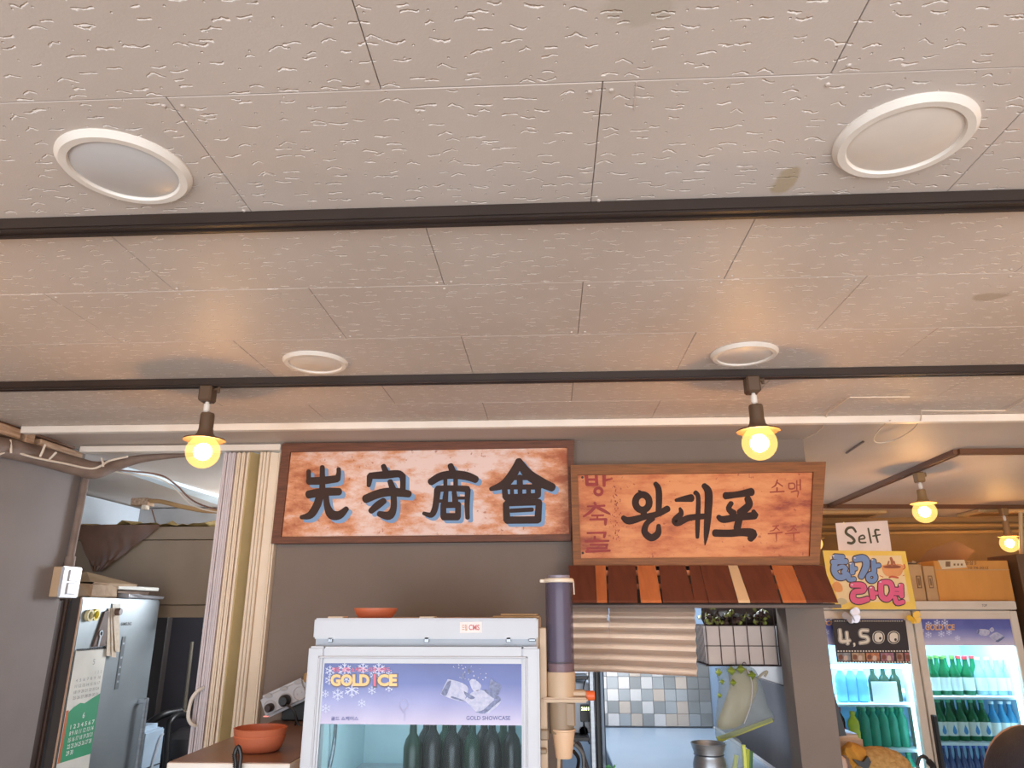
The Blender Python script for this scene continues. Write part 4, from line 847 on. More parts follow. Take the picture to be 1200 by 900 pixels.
# cables and fittings over the cabinet
def ptsz(l): return [atz(x, y, z_) for x, y, z_ in l]
cable('cable', [at(110, 546, 2.95), at(140, 551, 3.1), at(185, 556, 3.3), at(205, 567, 3.35), at(225, 586, 3.4), at(250, 596, 3.4), at(275, 598, 3.4)], .004, mat('brown_cable', (130, 92, 74), .5), 'brown cable curving over the storeroom from the pipe to the folding door')
cable('cable', [at(110, 548, 3.0), at(142, 554, 3.12), at(183, 560, 3.3), at(203, 571, 3.36), at(224, 591, 3.42), at(250, 599.5, 3.42), at(275, 600, 3.42)], .003, M_CAB, 'thin pale cable curving beside the brown one over the storeroom')
t = empty('cable_duct', tuple(at(165, 590, 4.0)), 'tan cable duct with a junction box running above the metal cabinet', 'cable duct')
pts = [at(176, 587, 3.9), at(190, 588, 3.9), at(215, 594, 3.9), at(245, 599, 3.9), at(280, 598, 3.9)]
MB().tube(curve(pts, 5), .012, 8).build('duct', mat('tan_duct', (176, 138, 92), .6), t, True)
a = at(156, 584, 3.9); b_ = at(177, 593, 3.92); MB().box((a.x, 3.88, b_.z), (b_.x, 3.95, a.z), .003).build('junction_box', M_TIMB, t)
a = at(168, 592, 3.9); b_ = at(175, 598, 3.92); MB().box((a.x, 3.88, b_.z), (b_.x, 3.92, a.z), .003).build('plug', M_CREAM, t)
MB().tube([at(178, 597, 3.9), at(183, 614, 3.9)], .0035, 6).build('drop_wire', mat('brown_cable', (130, 92, 74), .5), t)
a, b_ = atz(140, 550), atz(270, 600)
q = [atz(140, 549, CZ-.02), atz(262, 585, CZ-.02), atz(262, 594, CZ-.02), atz(140, 552, CZ-.02)]
tag(MB().slab(q, (0, 0, .018)).build('ceiling_strip', mat('bluish_white_strip', (214, 228, 236), .4), None, origin=tuple(q[0])), 'bluish white strip on the storeroom ceiling behind the left bulb', 'strip')
# dark corner: appliance, pipes
ap = empty('washing_machine', (-1.85, 3.95, .0), 'pale blue-white appliance behind the refrigerator handle in the storeroom', 'appliance')
MB().box((-2.45, 3.70, .0), (-1.95, 3.90, 1.17), .02, 2).build('body', mat('pale_blue_appliance', (170, 190, 208), .35), ap, True)
MB().box((-1.951, 3.71, .1), (-1.938, 3.895, 1.15), .012, 2).build('door', mat('pale_blue_appliance', (170, 190, 208), .35), ap, True)
MB().tube(curve([(-1.936, 3.79, .6), (-1.932, 3.80, .95), (-1.932, 3.83, 1.07), (-1.932, 3.85, 1.11), (-1.936, 3.88, 1.12)], 6), .006, 8).build('moulding', M_GASK, ap, True)
MB().box((-1.938, 3.71, .985), (-1.9365, 3.895, .990)).build('seam', M_BLACK, ap)
sp_ = empty('gas_pipe', tuple(at(205, 830, 4.3)), 'vertical steel pipe with black elbow joints in the dark corner of the storeroom', 'pipe')
MB().tube([at(225, 752, 4.5), at(216, 832, 4.5)], .011, 10).build('riser', mat('old_steel', (112, 104, 92), .4, .5), sp_, True)
MB().tube(curve([at(217, 838, 4.48), at(208, 838, 4.40), at(200, 845, 4.34), at(197, 856, 4.33), at(194, 900, 4.32)], 6), .018, 12).build('elbow_run', M_BLACK, sp_, True)
MB().tube(curve([at(172, 850, 4.3), at(190, 838, 4.34), at(212, 833, 4.45)], 6), .020, 12).build('branch', M_BLACK, sp_, True)
MB().lathe([(.022, -.02), (.026, 0), (.022, .02)], at(216, 836, 4.48), 12).build('union_nut', mat('old_steel', (112, 104, 92), .4, .5), sp_, True)
tk = empty('stock_pot', tuple(at(228, 900, 4.35)), 'dark rounded boiler below the pipes in the storeroom corner', 'boiler')
c = at(228, 862, 4.54); MB().lathe([(0, .05), (.09, .04), (.14, 0), (.15, -.04), (.14, -.10), (.10, -.14), (0, -.14)], c, 28).build('drum', mat('dark_drum', (52, 48, 50), .5), tk, True)
c = at(222, 886, 4.5); MB().box((c.x-.08, 4.42, .0), (c.x+.12, 4.64, c.z-.03), .01).build('base_box', mat('grey_box', (84, 88, 94), .5), tk)
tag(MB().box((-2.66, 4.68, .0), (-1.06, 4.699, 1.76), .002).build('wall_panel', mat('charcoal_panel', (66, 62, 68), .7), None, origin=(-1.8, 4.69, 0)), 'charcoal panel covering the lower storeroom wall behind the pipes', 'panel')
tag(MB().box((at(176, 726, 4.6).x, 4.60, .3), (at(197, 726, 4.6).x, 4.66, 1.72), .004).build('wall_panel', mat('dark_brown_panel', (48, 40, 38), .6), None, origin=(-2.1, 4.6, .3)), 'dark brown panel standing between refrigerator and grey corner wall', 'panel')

# ================================================================== KITCHEN behind the hatch
kw = bpy.data.objects['wall_kitchen_back']; MB().box((.16, 3.996, 1.151), (.80, 4.0, 1.62)).build('grout_bed', mat('grout', (150, 152, 152), .8), kw)
M_MOS = [mat('mosaic_light', (206, 202, 200), .25, .3), mat('mosaic_mid', (158, 162, 164), .25, .35), mat('mosaic_dark', (142, 144, 144), .3, .4), mat('mosaic_warm', (190, 176, 164), .25, .3)]
msh = [MB().box((0, 0, 0), (.0568, .008, .0568), .0015).build('mosaic_tile', M_MOS[i], None) for i in range(4)]
used = set(); rr = random.Random(11)
for r_ in range(8):
    for c_ in range(11):
        px_ = .165+c_*.0575; pz = 1.156+r_*.0575
        k = (r_+c_) % 2; i = rr.choice((0, 0, 3)) if k == 0 else rr.choice((1, 1, 2))
        if c_ > 6: i = rr.choice((1, 2, 2, 1, 3))
        t = msh[i] if i not in used else msh[i].copy()
        if i in used: COL.objects.link(t)
        used.add(i); t.location = (px_, 3.9905, pz); t.parent = kw
for i in range(4):
    if i not in used: bpy.data.objects.remove(msh[i])
wt = empty('worktop', (.45, 3.45, 0), 'pale blue steel worktop seen through the kitchen hatch', 'worktop')
M_WT = mat('pale_steel_top', (168, 188, 208), .3, .25, c2=(156, 176, 198), nscale=3)
MB().box((.225, 2.975, 1.11), (.80, 3.985, 1.15), .003).build('top', M_WT, wt)
MB().box((.795, 2.97, 1.125), (.812, 3.985, 1.158), .002).build('rim', M_APPL, wt)
MB().box((.24, 2.99, .0), (.79, 3.9, 1.11)).build('cabinet', M_GASK, wt)
# blinds
SHEET = bpy.data.materials.new('ribbed_cream_sheet'); SHEET.use_nodes = True; _n, _l = SHEET.node_tree.nodes, SHEET.node_tree.links; _b = _n['Principled BSDF']
_b.inputs['Base Color'].default_value = (*lin((226, 208, 192)), 1); _b.inputs['Roughness'].default_value = .5
_t = _n.new('ShaderNodeBsdfTranslucent'); _t.inputs[0].default_value = (*lin((244, 220, 196)), 1); _m = _n.new('ShaderNodeMixShader'); _m.inputs[0].default_value = .45
_l.new(_b.outputs[0], _m.inputs[1]); _l.new(_t.outputs[0], _m.inputs[2]); _l.new(_m.outputs[0], _n['Material Output'].inputs[0])
def blind(label, px0, px1, pyb0, pyb1, Yb, seed):
    t = empty('ribbed_sheet', tuple(at((px0+px1)/2, 712, Yb)), label, 'blind'); bm = bmesh.new(); rr = random.Random(seed); n1, n2 = 44, 6; g = []
    for j in range(n1+1):
        f = j/n1; row = []
        for i in range(n2+1):
            px = px0+(px1-px0)*i/n2+2.0*f*(i/n2); p = at(px, 708+(pyb0+(pyb1-pyb0)*i/n2-708)*f, Yb)
            row.append(bm.verts.new(p+V(0, .010*math.sin(f*2*math.pi*6.5)-.02*f, 0)))
        g.append(row)
    for j in range(n1):
        for i in range(n2): bm.faces.new((g[j][i], g[j][i+1], g[j+1][i+1], g[j+1][i]))
    bmesh.ops.solidify(bm, geom=bm.faces[:], thickness=.003); mb = MB(); mb.bm.free(); mb.bm = bm
    mb.build('sheet', SHEET, t, True)
    return t
blind('narrow ribbed cream sheet hanging in the hatch, left of the wide one', 640, 713, 786, 787, 2.93, 1)
blind('wide ribbed cream sheet hanging in the hatch under the awning', 714, 814, 787, 792.5, 2.915, 2)
c = at(712, 724, 2.90); tag(MB().box((c.x-.003, 2.895, c.z-.010), (c.x+.003, 2.903, c.z+.010), .001).build('clip', M_APPL, None, origin=tuple(c)), 'small white clip between the two ribbed sheets', 'clip')
# rack posts and appliance behind the dispenser
rk_ = empty('metal_rack', (.17, 3.02, 0), 'steel rack posts with black back panel, just right of the tube dispenser', 'rack')
def post(px0, px1, Yp, m, z0=.9, z1=1.70):
    a, b_ = at(px0, 820, Yp), at(px1, 820, Yp); MB().box((a.x, Yp, z0), (b_.x, Yp+.03, z1), .004).build('post', m, rk_)
post(690.5, 697, 3.0, M_STEEL); post(697.5, 707, 3.04, M_BLACK); post(703, 708.5, 3.0, mat('dark_steel', (70, 80, 92), .3, .5))
for z in (1.235, 1.45): MB().box((.03, 3.02, z), (at(690, 820, 3.0).x, 3.28, z+.014), .002).build('rack_shelf', M_BLACK, rk_)
ov = empty('microwave', (.10, 3.2, 1.25), 'white appliance with glowing digital display behind the tube dispenser', 'appliance')
MB().box((.035, 3.10, 1.25), (.150, 3.30, 1.435), .005).build('body', mat('bluish_white_appliance', (190, 204, 220), .35), ov)
a, b_ = at(680, 826, 3.09), at(690, 846, 3.09); MB().box((a.x, 3.09, b_.z), (b_.x+.004, 3.101, a.z), .001).build('display', M_BLACK, ov)
text('2M1', 681, 828.5, 690, 832.5, lambda x, y: at(x, y, 3.089), N_, .0008, 'display_digits', mat('green_digits', (216, 255, 150), .4, emit=2.5), ov, .02)
MB().lathe([(.016, 0), (.018, -.003), (.019, 0)], at(684, 857, 3.099), 20, 'Y').build('dial', M_GASK, ov, True)
MB().tube(curve([at(684, 846, 3.09), at(686, 858, 3.08), at(691, 872, 3.08)], 5), .003, 6).build('cord', M_BLACK, ov, True)
bx_ = empty('carton', (.1, 3.2, 1.47), 'white box on the upper shelf of the rack behind the dispenser', 'box')
a, b_ = at(672, 795, 3.1), at(686, 803, 3.1); MB().box((.06, 3.1, 1.4645), (b_.x+.01, 3.25, a.z+.02), .003).build('box', M_APPL, bx_); MB().tube(curve([at(690, 792, 3.06), at(685, 800, 3.06), at(683, 812, 3.06)], 5), .0025, 6).build('strap', M_BLACK, bx_)
for i, (x0, y0, x1, y1, x2, y2, m, lb) in enumerate(((668, 868, 682, 882, 684, 905, M_STEEL, 'grey curved hose beside the tan cup'), (672, 880, 678, 890, 676, 905, M_BLACK, 'black cable tangle under the tan cup'), (670, 874, 679, 872, 690, 905, mat('dark_hose', (60, 56, 60), .5), 'dark hose arching down to the rack'))):
    cable('hose', [at(x0, y0, 2.7), at(x1, y1, 2.72), at(x2, y2, 2.74)], .006, m, lb)

def pillow(pts, Yc, th, m, name, parent, rings=(1, .93, .78, .55, .28)):
    cx_ = sum(p[0] for p in pts)/len(pts); cy_ = sum(p[1] for p in pts)/len(pts); c = curve([(x, y, 0) for x, y in pts+[pts[0]]], 3)[:-1]; bm = bmesh.new()
    for sg in (-1, 1):
        pr = None
        for k, s in enumerate(rings):
            rw = [bm.verts.new(at(cx_+(p.x-cx_)*s, cy_+(p.y-cy_)*s, Yc)+V(0, sg*th*math.sqrt(max(0, 1-s*s))*(1+.06*math.sin(i*.9+k*2)), 0)) for i, p in enumerate(c)]
            if pr:
                for i in range(len(rw)): bm.faces.new((pr[i], pr[(i+1) % len(rw)], rw[(i+1) % len(rw)], rw[i]))
            pr = rw
        v = bm.verts.new(at(cx_, cy_, Yc)+V(0, sg*th, 0))
        for i in range(len(pr)): bm.faces.new((pr[i], pr[(i+1) % len(pr)], v))
    bmesh.ops.remove_doubles(bm, verts=bm.verts[:], dist=.0004)
    mb = MB(); mb.bm.free(); mb.bm = bm; return mb.build(name, m, parent, True)
# wire basket with box and produce, plastic bag under it
wb = empty('wire_basket', tuple(at(865, 745, 2.99)), 'dark wire basket hanging in the hatch beside the ribbed sheets', 'basket')
M_WIRE = mat('brown_wire', (56, 40, 38), .4, .3); YB = 2.985
bx0, bx1, bz0, bz1 = .588, .872, 1.505, 1.650; YK = 3.22
mb = MB()
for i in range(6):
    x = bx0+.008+(bx1-bx0-.022)*i/5; mb.tube([(x, YB, bz0), (x, YB, bz1+.07)], .0016, 6)
mb.tube([(bx0, YB, (bz0+bz1)/2-.002), (bx1, YB, (bz0+bz1)/2-.002)], .0014, 6); mb.build('front_wires', M_WIRE, wb)
mb = MB()
for z in (bz0, bz1): mb.tube([(bx0, YB, z), (bx1, YB, z), (bx1, YK, z), (bx0, YK, z), (bx0, YB, z)], .0022, 6)
mb.tube([(bx1-.004, YB, bz0), (bx1-.004, YB, bz1)], .002, 6); mb.build('rim_wires', M_WIRE, wb)
mb = MB()
for i in range(12):
    y = YB+(YK-YB)*i/11; mb.tube([(bx0, y, bz0), (bx0-.004, y, bz1)], .0013, 5); mb.tube([(bx0, y, bz0), (bx1, y, bz0)], .0013, 5); mb.tube([(bx1, y, bz0), (bx1, y, bz1)], .0013, 5)
mb.build('side_wires', M_WIRE, wb)
c = at(872, 778, YB); MB().tube([c+V(math.cos(R(a))*.006, -.003, math.sin(R(a))*.006) for a in range(0, 361, 40)], .0012, 6).build('hook', M_WIRE, wb)
tag(MB().box((bx0+.012, YB+.006, bz0+.004), (bx1-.014, YK-.02, bz1+.0), .003).build('paper_box', mat('pinkish_white_box', (204, 186, 176), .6), None, origin=((bx0+bx1)/2, YB+.1, bz0)), 'pinkish white carton inside the dark wire basket', 'carton')
prd = crumple('produce_bag', 'clear bag of dark and green leaves lying on the carton in the wire basket', 'bag', bx0+.02, bx1-.02, YB+.008, YK-.03, bz1+.018, .016, mat('leafy_film', (74, 60, 50), .2, c2=(150, 150, 70), nscale=16, lo=.52, hi=.6), 26, 9, 8)
prd2 = MB()
rr = random.Random(4)
for i in range(26):
    x = rr.uniform(bx0+.02, bx1-.02); z = bz1+rr.uniform(.004, .05); r = rr.uniform(.008, .016)
    prd2.lathe([(0, -r), (r*.8, -r*.5), (r, 0), (r*.7, r*.6), (0, r)], (x, YB+rr.uniform(.012, .03), z), 6)
pillow([(822,706),(865,704),(909,707),(910,733),(866,735),(826,734)], 3.08, .05, mat('dark_bagged_leaves', (58, 46, 42), .25, c2=(120, 126, 66), nscale=26, lo=.55, hi=.64), 'leaf_mass', wb)
tag(prd2.build('leafy_greens', mat('leafy_greens', (66, 48, 42), .25, c2=(140, 146, 72), nscale=30, lo=.5, hi=.6), None, origin=((bx0+bx1)/2, YB+.02, bz1), kind='stuff'), 'dark and green leaves pressed against the front of the wire basket', 'vegetables')

bg = empty('plastic_bag', tuple(at(870, 800, 2.96)), 'clear plastic bag of pale vegetables hanging under the wire basket', 'bag')
YG = 2.96
out = [(838,783),(852,781),(870,780),(884,784),(893,803),(900,826),(907,838),(905,846),(886,853),(868,861),(842,868),(838,852),(840,825),(842,803)]
pillow(out, YG, .035, glass('thin_film', (220, 228, 230), .80, .12), 'film', bg)
pillow([(857,785),(873,783),(884,792),(888,806),(878,832),(868,850),(846,855),(841,846),(850,820),(856,800)], YG, .024, mat('pale_vegetable', (196, 176, 130), .6, c2=(178, 158, 110), nscale=12), 'vegetables', bg)
for (x, y, r) in ((857, 786, 5), (881, 791, 5), (859, 800, 4), (842, 788, 4), (846, 799, 3), (868, 784, 5), (843, 815, 3)):
    MB().lathe([(0, -r*.0034), (r*.0034, 0), (0, r*.0034)], at(x, y, YG-.026), 12).build('green_top', mat('leek_green', (160, 176, 66), .5, c2=(128, 150, 50)), bg, True)
MB().slab([at(840, 864, YG-.01), at(905, 841, YG-.01), at(906, 846, YG-.01), at(842, 871, YG-.01)], (0, .012, 0)).build('seal_strip', mat('olive_seal', (160, 160, 40), .5), bg)
MB().tube(curve([at(884, 800, YG), at(893, 790, YG), at(899, 787, YG), at(896, 793, YG)], 5), .0045, 8).build('stalk', mat('pale_stalk', (170, 160, 140), .6), bg, True)
MB().tube(curve([at(876, 784, YG-.03), at(881, 800, YG-.034), at(880, 825, YG-.034), at(872, 848, YG-.03)], 6), .0018, 6).build('film_fold', M_APPL, bg, True)
# jug, glass bag, leeks on the worktop
jg = empty('steel_pitcher', tuple(at(832, 900, 3.05)), 'stainless steel pitcher with flared rim on the hatch sill', 'pitcher')
c = at(831, 887, 2.895)
zb_ = .981-c.z-.008; MB().lathe([(0, zb_), (.050, zb_), (.055, zb_+.01), (.058, -.03), (.053, -.012), (.050, 0), (.0625, .038), (.060, .038), (.048, .002), (0, -.002)], c+V(0, 0, .008), 32).build('body', M_STEEL, jg, True)
MB().lathe([(.052, -.001), (.0545, .001), (.052, .003)], c+V(0, 0, .008), 32).build('neck_band', mat('dark_steel', (70, 80, 92), .3, .5), jg, True)
lk = empty('leeks', tuple(at(880, 890, 3.2)), 'bundle of leeks in clear wrap standing right of the steel pitcher', 'vegetables')
for i, (x0, y0, x1, y1, m) in enumerate(((871, 873, 874, 905, mat('leek_pale', (214, 224, 110), .5)), (876, 878, 876, 905, mat('leek_green', (160, 176, 66), .5)), (880, 880, 879, 905, mat('leek_dark', (70, 110, 60), .5)), (863, 885, 860, 905, mat('leek_pale', (214, 224, 110), .5)))):
    MB().tube([at(x0, y0, 2.90), at(x1, y1, 2.90), V(at(x1, y1, 2.9).x, 2.9, .981)], .008, 8).build('leek', m, lk, True)
pillow([(849, 868), (858, 864), (868, 868), (872, 885), (870, 905), (852, 905), (849, 885)], 2.905, .025, glass('thin_film', (220, 228, 230), .80, .12), 'wrap', lk)
t = MB(); rr = random.Random(9)
for i in range(9):
    a = at(711+rr.uniform(-2, 12), 900+rr.uniform(0, 6), 2.90); b_ = at(711+rr.uniform(-3, 14), 895+rr.uniform(0, 4), 2.90); t.poly([a, (a+b_)/2+V(.006, 0, .003), b_, (a+b_)/2-V(.006, 0, .003)], (0, .002, 0))
tag(t.build('green_sprig', mat('parsley_green', (60, 150, 76), .5), None, origin=tuple(at(715, 900, 2.90))), 'small green sprig in front of the pale blue worktop', 'herb')

# ================================================================== FAR RIGHT: two-door drinks fridge
YR = 4.40
df = empty('drinks_fridge', (2.06, YR, 0), 'lit two-door drinks fridge at the right, full of bottles, with cardboard boxes on top', 'fridge')
M_FB = mat('beige_white_cabinet', (212, 200, 186), .4, c2=(204, 190, 174))
X0, X1_, XS = 1.50, 2.615, 2.035
mb = MB(); mb.box((X0, YR+.05, .1), (X0+.03, 5.05, 1.755)).box((X1_-.03, YR+.05, .1), (X1_, 5.05, 1.755)).box((X0, 5.02, .1), (X1_, 5.05, 1.755)).box((X0, YR+.05, .1), (X1_, 5.02, .2)).box((X0, YR+.05, 1.66), (X1_, 5.02, 1.755)).box((XS-.015, YR+.06, .2), (XS+.01, 4.6, 1.66))
mb.build('cabinet', M_FB, df)
MB().box((X0, YR, 1.712), (X1_, YR+.05, 1.758), .004, 2).build('header', M_FB, df)
M_LIN2 = mat('blue_white_liner', (196, 226, 244), .4)
mb = MB(); mb.box((X0+.03, YR+.06, .2), (X0+.034, 5.02, 1.66)).box((X1_-.034, YR+.06, .2), (X1_-.03, 5.02, 1.66)).box((X0+.03, 5.014, .2), (X1_-.03, 5.02, 1.66)).box((X0+.03, YR+.06, 1.656), (X1_-.03, 5.02, 1.66)); mb.build('liner', M_LIN2, df)
M_LED = bpy.data.materials.new('led_tube'); M_LED.use_nodes = True
b = M_LED.node_tree.nodes['Principled BSDF']; b.inputs['Emission Color'].default_value = (.62, .88, 1, 1); b.inputs['Emission Strength'].default_value = 5
PANE = glass('fridge_pane', (236, 248, 252), .92, .16, body=(30, 32, 34))
M_DEC2 = grad_mat('violet_blue_print', [(206, 200, 222), (150, 152, 200), (96, 104, 172), (88, 92, 160)], 1.525, 1.658)
def fdoor(x0, x1, decz0, label):
    d = MB(); zt, zb = 1.706, .2; fw = .042
    d.box((x0, YR, zb), (x0+fw, YR+.045, zt), .004).box((x1-fw, YR, zb), (x1, YR+.045, zt), .004).box((x0+fw, YR, 1.662), (x1-fw, YR+.045, zt)).box((x0+fw, YR, zb), (x1-fw, YR+.045, zb+.06))
    o = d.build('door', M_FB, df); MB().box((x0+fw, YR+.012, zb+.06), (x1-fw, YR+.016, 1.662)).build('glass_pane', PANE, o)
    MB().box((x0+fw, YR+.009, decz0), (x1-fw, YR+.0118, 1.662)).build('printed_panel', M_DEC2, o); return o
dl = fdoor(X0+.005, XS-.004, 1.522, 'left'); drr = fdoor(XS+.004, X1_-.005, 1.522, 'right')
PR = lambda px, py: at(px, py, YR+.009)
M_GP2 = mat('ochre_letters', (216, 164, 96), .4)
text('GOLD ICE', 1084, 731.5, 1118.5, 738.5, PR, N_, .0015, 'title_lettering', M_GP2, drr, .03)
text('GOLD', 961, 727.5, 986, 733, PR, N_, .0015, 'title_lettering', M_GP2, dl, .03)
for x, y, r in ((1088, 732, 4), (1098, 730, 4), (1107, 730, 4.5), (1103, 743, 4), (1088, 744, 4), (1112, 741, 3.5), (1122, 748, 3.5), (1080, 739, 3)): flake(x, y, r, drr, PR, .0008)
for x, y, r in ((966, 727, 4), (974, 726, 4), (968, 741, 4)): flake(x, y, r, dl, PR, .0008)
q = lambda x, y: PR(1060+x/8.57, 700+y/8.57)
for pts in ([(725,360),(740,320),(850,330),(840,380),(780,385)], [(850,390),(920,350),(1000,400),(930,445),(880,420)], [(850,320),(880,300),(900,330),(870,350)]): blob(pts, q, N_, .0009, 'printed_ice', M_ICE, drr, 3)
for pts in ([(725,365),(735,320),(755,330),(740,370)], [(910,440),(990,395),(1000,405),(940,450)]): blob(pts, q, N_, .0012, 'printed_ice_edge', M_ICED, drr, 2)
text('TOP', 1150.5, 708, 1156.5, 711, lambda x, y: at(x, y, YR), N_, .001, 'badge_lettering', mat('grey_ink', (120, 112, 104), .5), df, .02)
for (x0, x1, zs) in ((X0+.05, XS-.045, (1.212, .985)), (XS+.05, X1_-.05, (1.252, 1.02))):
    for z in zs: MB().box((x0-.03, YR+.07, z-.014), (x1+.03, 4.95, z), .002).build('shelf', mat('white_shelf', (220, 236, 244), .4), df)
for x in (XS-.055, X1_-.062): MB().box((x, YR+.05, .3), (x+.022, YR+.068, 1.50), .004).build('led_tube', M_LED, df)
MB().box((X0+.05, YR+.05, 1.398), (XS-.05, YR+.062, 1.416), .003).build('led_tube', M_LED, df)
for i, (x, z) in enumerate(((1.78, 1.64), (2.32, 1.64))):
    l = bpy.data.lights.new('fridge_lamp', 'AREA'); l.shape = 'RECTANGLE'; l.size = .4; l.size_y = .1; l.energy = 6; l.color = (.66, .88, 1)
    lo = bpy.data.objects.new('fridge_lamp', l); COL.objects.link(lo); lo.location = (x, YR+.12, z); lo.rotation_euler = (R(18), 0, 0)
# bottles: (x of the front row in px, shelf)
ORD = ('leftmost', 'second', 'third', 'fourth', 'fifth', 'sixth', 'seventh', 'eighth')
def row(pxs, z, specs, Yb, scale, grp):
    for i, (px, sp) in enumerate(zip(pxs, specs)):
        kind, mg, ml, mc, lab, mk, h, r = sp; p = at(px, 775 if Yb > 4.6 and z > 1.2 else (802 if z > 1.2 else (852 if z > .9 else 882)), Yb)
        if len(pxs) > 1: lab = lab + ', ' + (ORD[i] if i == 0 else ORD[i] + ' from left')
        bottle(lab, p.x, Yb, z, h, r, mg, ml, mc, kind, grp, mk)
SJ = ('soju', GG, ML, MOC, 'green bottle, olive cap, front of upper right fridge shelf', None, .205, .031)
SR = ('soju', GG, ML, MRED, 'green red-capped bottle in the front row, upper right fridge shelf', None, .203, .031)
CL = ('soju', GC, ML, MWC, 'clear white-labelled bottle, upper right fridge shelf', None, .200, .031)
row((1095, 1107.5, 1120.5), 1.252, (SJ,)*3, 4.56, 1, 'green bottles with olive caps, upper right fridge shelf')
row((1135,), 1.252, (SR,), 4.57, 1, None)
row((1150, 1161, 1172, 1183), 1.252, (CL,)*4, 4.57, 1, 'clear bottles, upper right fridge shelf')
SD = ('soju', GG, ML, MGRN, 'green bottle with blue drop label, second right fridge shelf', MLB, .208, .031)
row((1103, 1115, 1128, 1141.5, 1154), 1.02, (SD,)*5, 4.56, 1, 'drop-label bottles on the second right fridge shelf')
SB_ = ('soju', GBL, ML, MWC, 'pale blue white-capped bottle, second right fridge shelf', None, .200, .031)
row((1166, 1177, 1187), 1.02, (SB_,)*3, 4.57, 1, 'blue bottles on the second right fridge shelf')
for pxs, sp, Yb, g, z, lab in (((1088, 1097, 1107, 1116), SJ, 4.66, 'second-row green bottles, upper right fridge shelf', 1.252, 'unlabelled green bottle in the back row, upper right fridge shelf'),
    ((1123, 1131, 1139), SR, 4.66, 'red-capped bottles behind, upper right fridge shelf', 1.252, 'red-capped bottle in the back row, upper right fridge shelf'),
    ((1097, 1108, 1120, 1133, 1146), SD, 4.66, 'second-row green bottles, second right fridge shelf', 1.02, 'green bottle in the back row, second right fridge shelf')):
    row(pxs, z, (sp[:2]+(None,)+sp[3:4]+(lab, None)+sp[6:],)*len(pxs), Yb, 1, g)
row(tuple(1106+7.2*i for i in range(8)), .79, (('soju', GDB, None, MBLC, 'dark blue-necked bottle on third right fridge shelf', None, .205, .021),)*8, 4.56, 1, 'blue-necked bottles on the third right fridge shelf')
MB().box((XS+.02, YR+.07, .776), (X1_-.02, 4.95, .79), .002).build('shelf', mat('white_shelf', (220, 236, 244), .4), df)
MB().box((X0+.02, YR+.07, .76), (XS-.015, 4.95, .774), .002).build('shelf', mat('white_shelf', (220, 236, 244), .4), df)
BW = ('pet', glass('pale_blue_pet', (176, 214, 240), .72, .08), None, MWC, 'clear water bottle, top left fridge shelf', None, .185, .032)
row((986, 998, 1010), 1.212, (BW,)*3, 4.56, 1, 'water bottles on the top left fridge shelf')
BD = ('beer', GD, None, MOC, 'dark green bottle behind the white sheet, top left fridge shelf', None, .185, .030)
row((1024, 1036.5, 1049), 1.212, (BD,)*3, 4.60, 1, 'dark green bottles, top left fridge shelf')
a, b_ = at(1021, 801, 4.52), at(1054, 822, 4.52)
tag(MB().box((a.x, 4.52, 1.2125), (b_.x, 4.524, a.z+.01), .001).build('paper_sheet', ML, None, origin=(a.x, 4.52, 1.2125)), 'white sheet leaning before the dark bottles behind the left fridge door', 'paper')
p = at(984, 848, 4.56); bottle('dark cola bottle with red cap and label beside the yellow drink', p.x, 4.56, .985, .20, .030, GK, mat('red_label', (210, 50, 50), .4), MRED, 'pet')
p = at(1000, 846, 4.52); bottle('small yellow drink bottle with yellow cap on the lower left fridge shelf', p.x, 4.52, .985, .185, .031, GY, None, MYC, 'pet')
row((1014, 1025, 1036, 1047, 1058), .985, (('pet', GPET, None, MGRN, 'green-capped soda bottle, front row, lower left fridge shelf', None, .20, .029),)*5, 4.56, 1, 'green-capped soda bottles, front of the lower left fridge shelf')
row((1009, 1020, 1031, 1042, 1053), .985, (('pet', GPET, None, MGRN, 'green soda bottle, back row, lower left fridge shelf', None, .20, .029),)*5, 4.66, 1, 'green-capped soda bottles, back of the lower left fridge shelf')
row((1016, 1028, 1040, 1052, 1064), .774, (('pet', GPET, ML, MGRN, 'green-capped bottle, lowest left fridge shelf', None, .19, .029),)*5, 4.56, 1, 'bottles on the lowest left fridge shelf')
MB().box((XS-.05+.0, YR-.03, .6), (XS-.02, YR, 1.02), .004).bm.free()
a, b_ = at(1093, 838, YR-.02), at(1104, 895, YR-.02)
MB().box((XS+.012, YR-.03, .7), (XS+.034, YR+.002, at(1092, 838, YR-.02).z), .004).build('handle', M_BLACK, drr)

# cardboard boxes on the fridge
def carton(label, x0, x1, y0, y1, z0, z1, m, topskew=0):
    t = empty('carton', ((x0+x1)/2, y0, z0), label, 'box')
    MB().box((x0, y0, z0), (x1, y1, z1), .003).build('box', m, t); return t
zf = 1.759
bxm = carton('large orange-brown carton with a white label on top of the drinks fridge', 2.235, 2.655, 4.47, 4.86, zf, 1.985, M_CARD)
MB().hexa([V(2.235, 4.469, 1.93), V(2.655, 4.469, 1.93), V(2.655, 4.469, 1.9345), V(2.235, 4.469, 1.9345)]+[V(2.235, 4.4692, 1.93), V(2.655, 4.4692, 1.93), V(2.655, 4.4692, 1.9345), V(2.235, 4.4692, 1.9345)]).build('crease', M_CARD2, bxm)
PBX = lambda px, py: at(px, py, 4.468)
MB().slab([PBX(1099, 656.5), PBX(1130, 656), PBX(1133, 665), PBX(1104, 667)], (0, .0015, 0)).build('shipping_label', mat('label_cream', (220, 196, 160), .6), bxm)
text('■ ▪▪▪', 1108, 658, 1128, 664, PBX, N_, .0012, 'label_print', mat('brown_ink', (130, 96, 60), .6), bxm)
text('농심 S', 1131, 657, 1144, 662, PBX, N_, .0012, 'box_print', mat('brown_ink', (130, 96, 60), .6), bxm, .02)
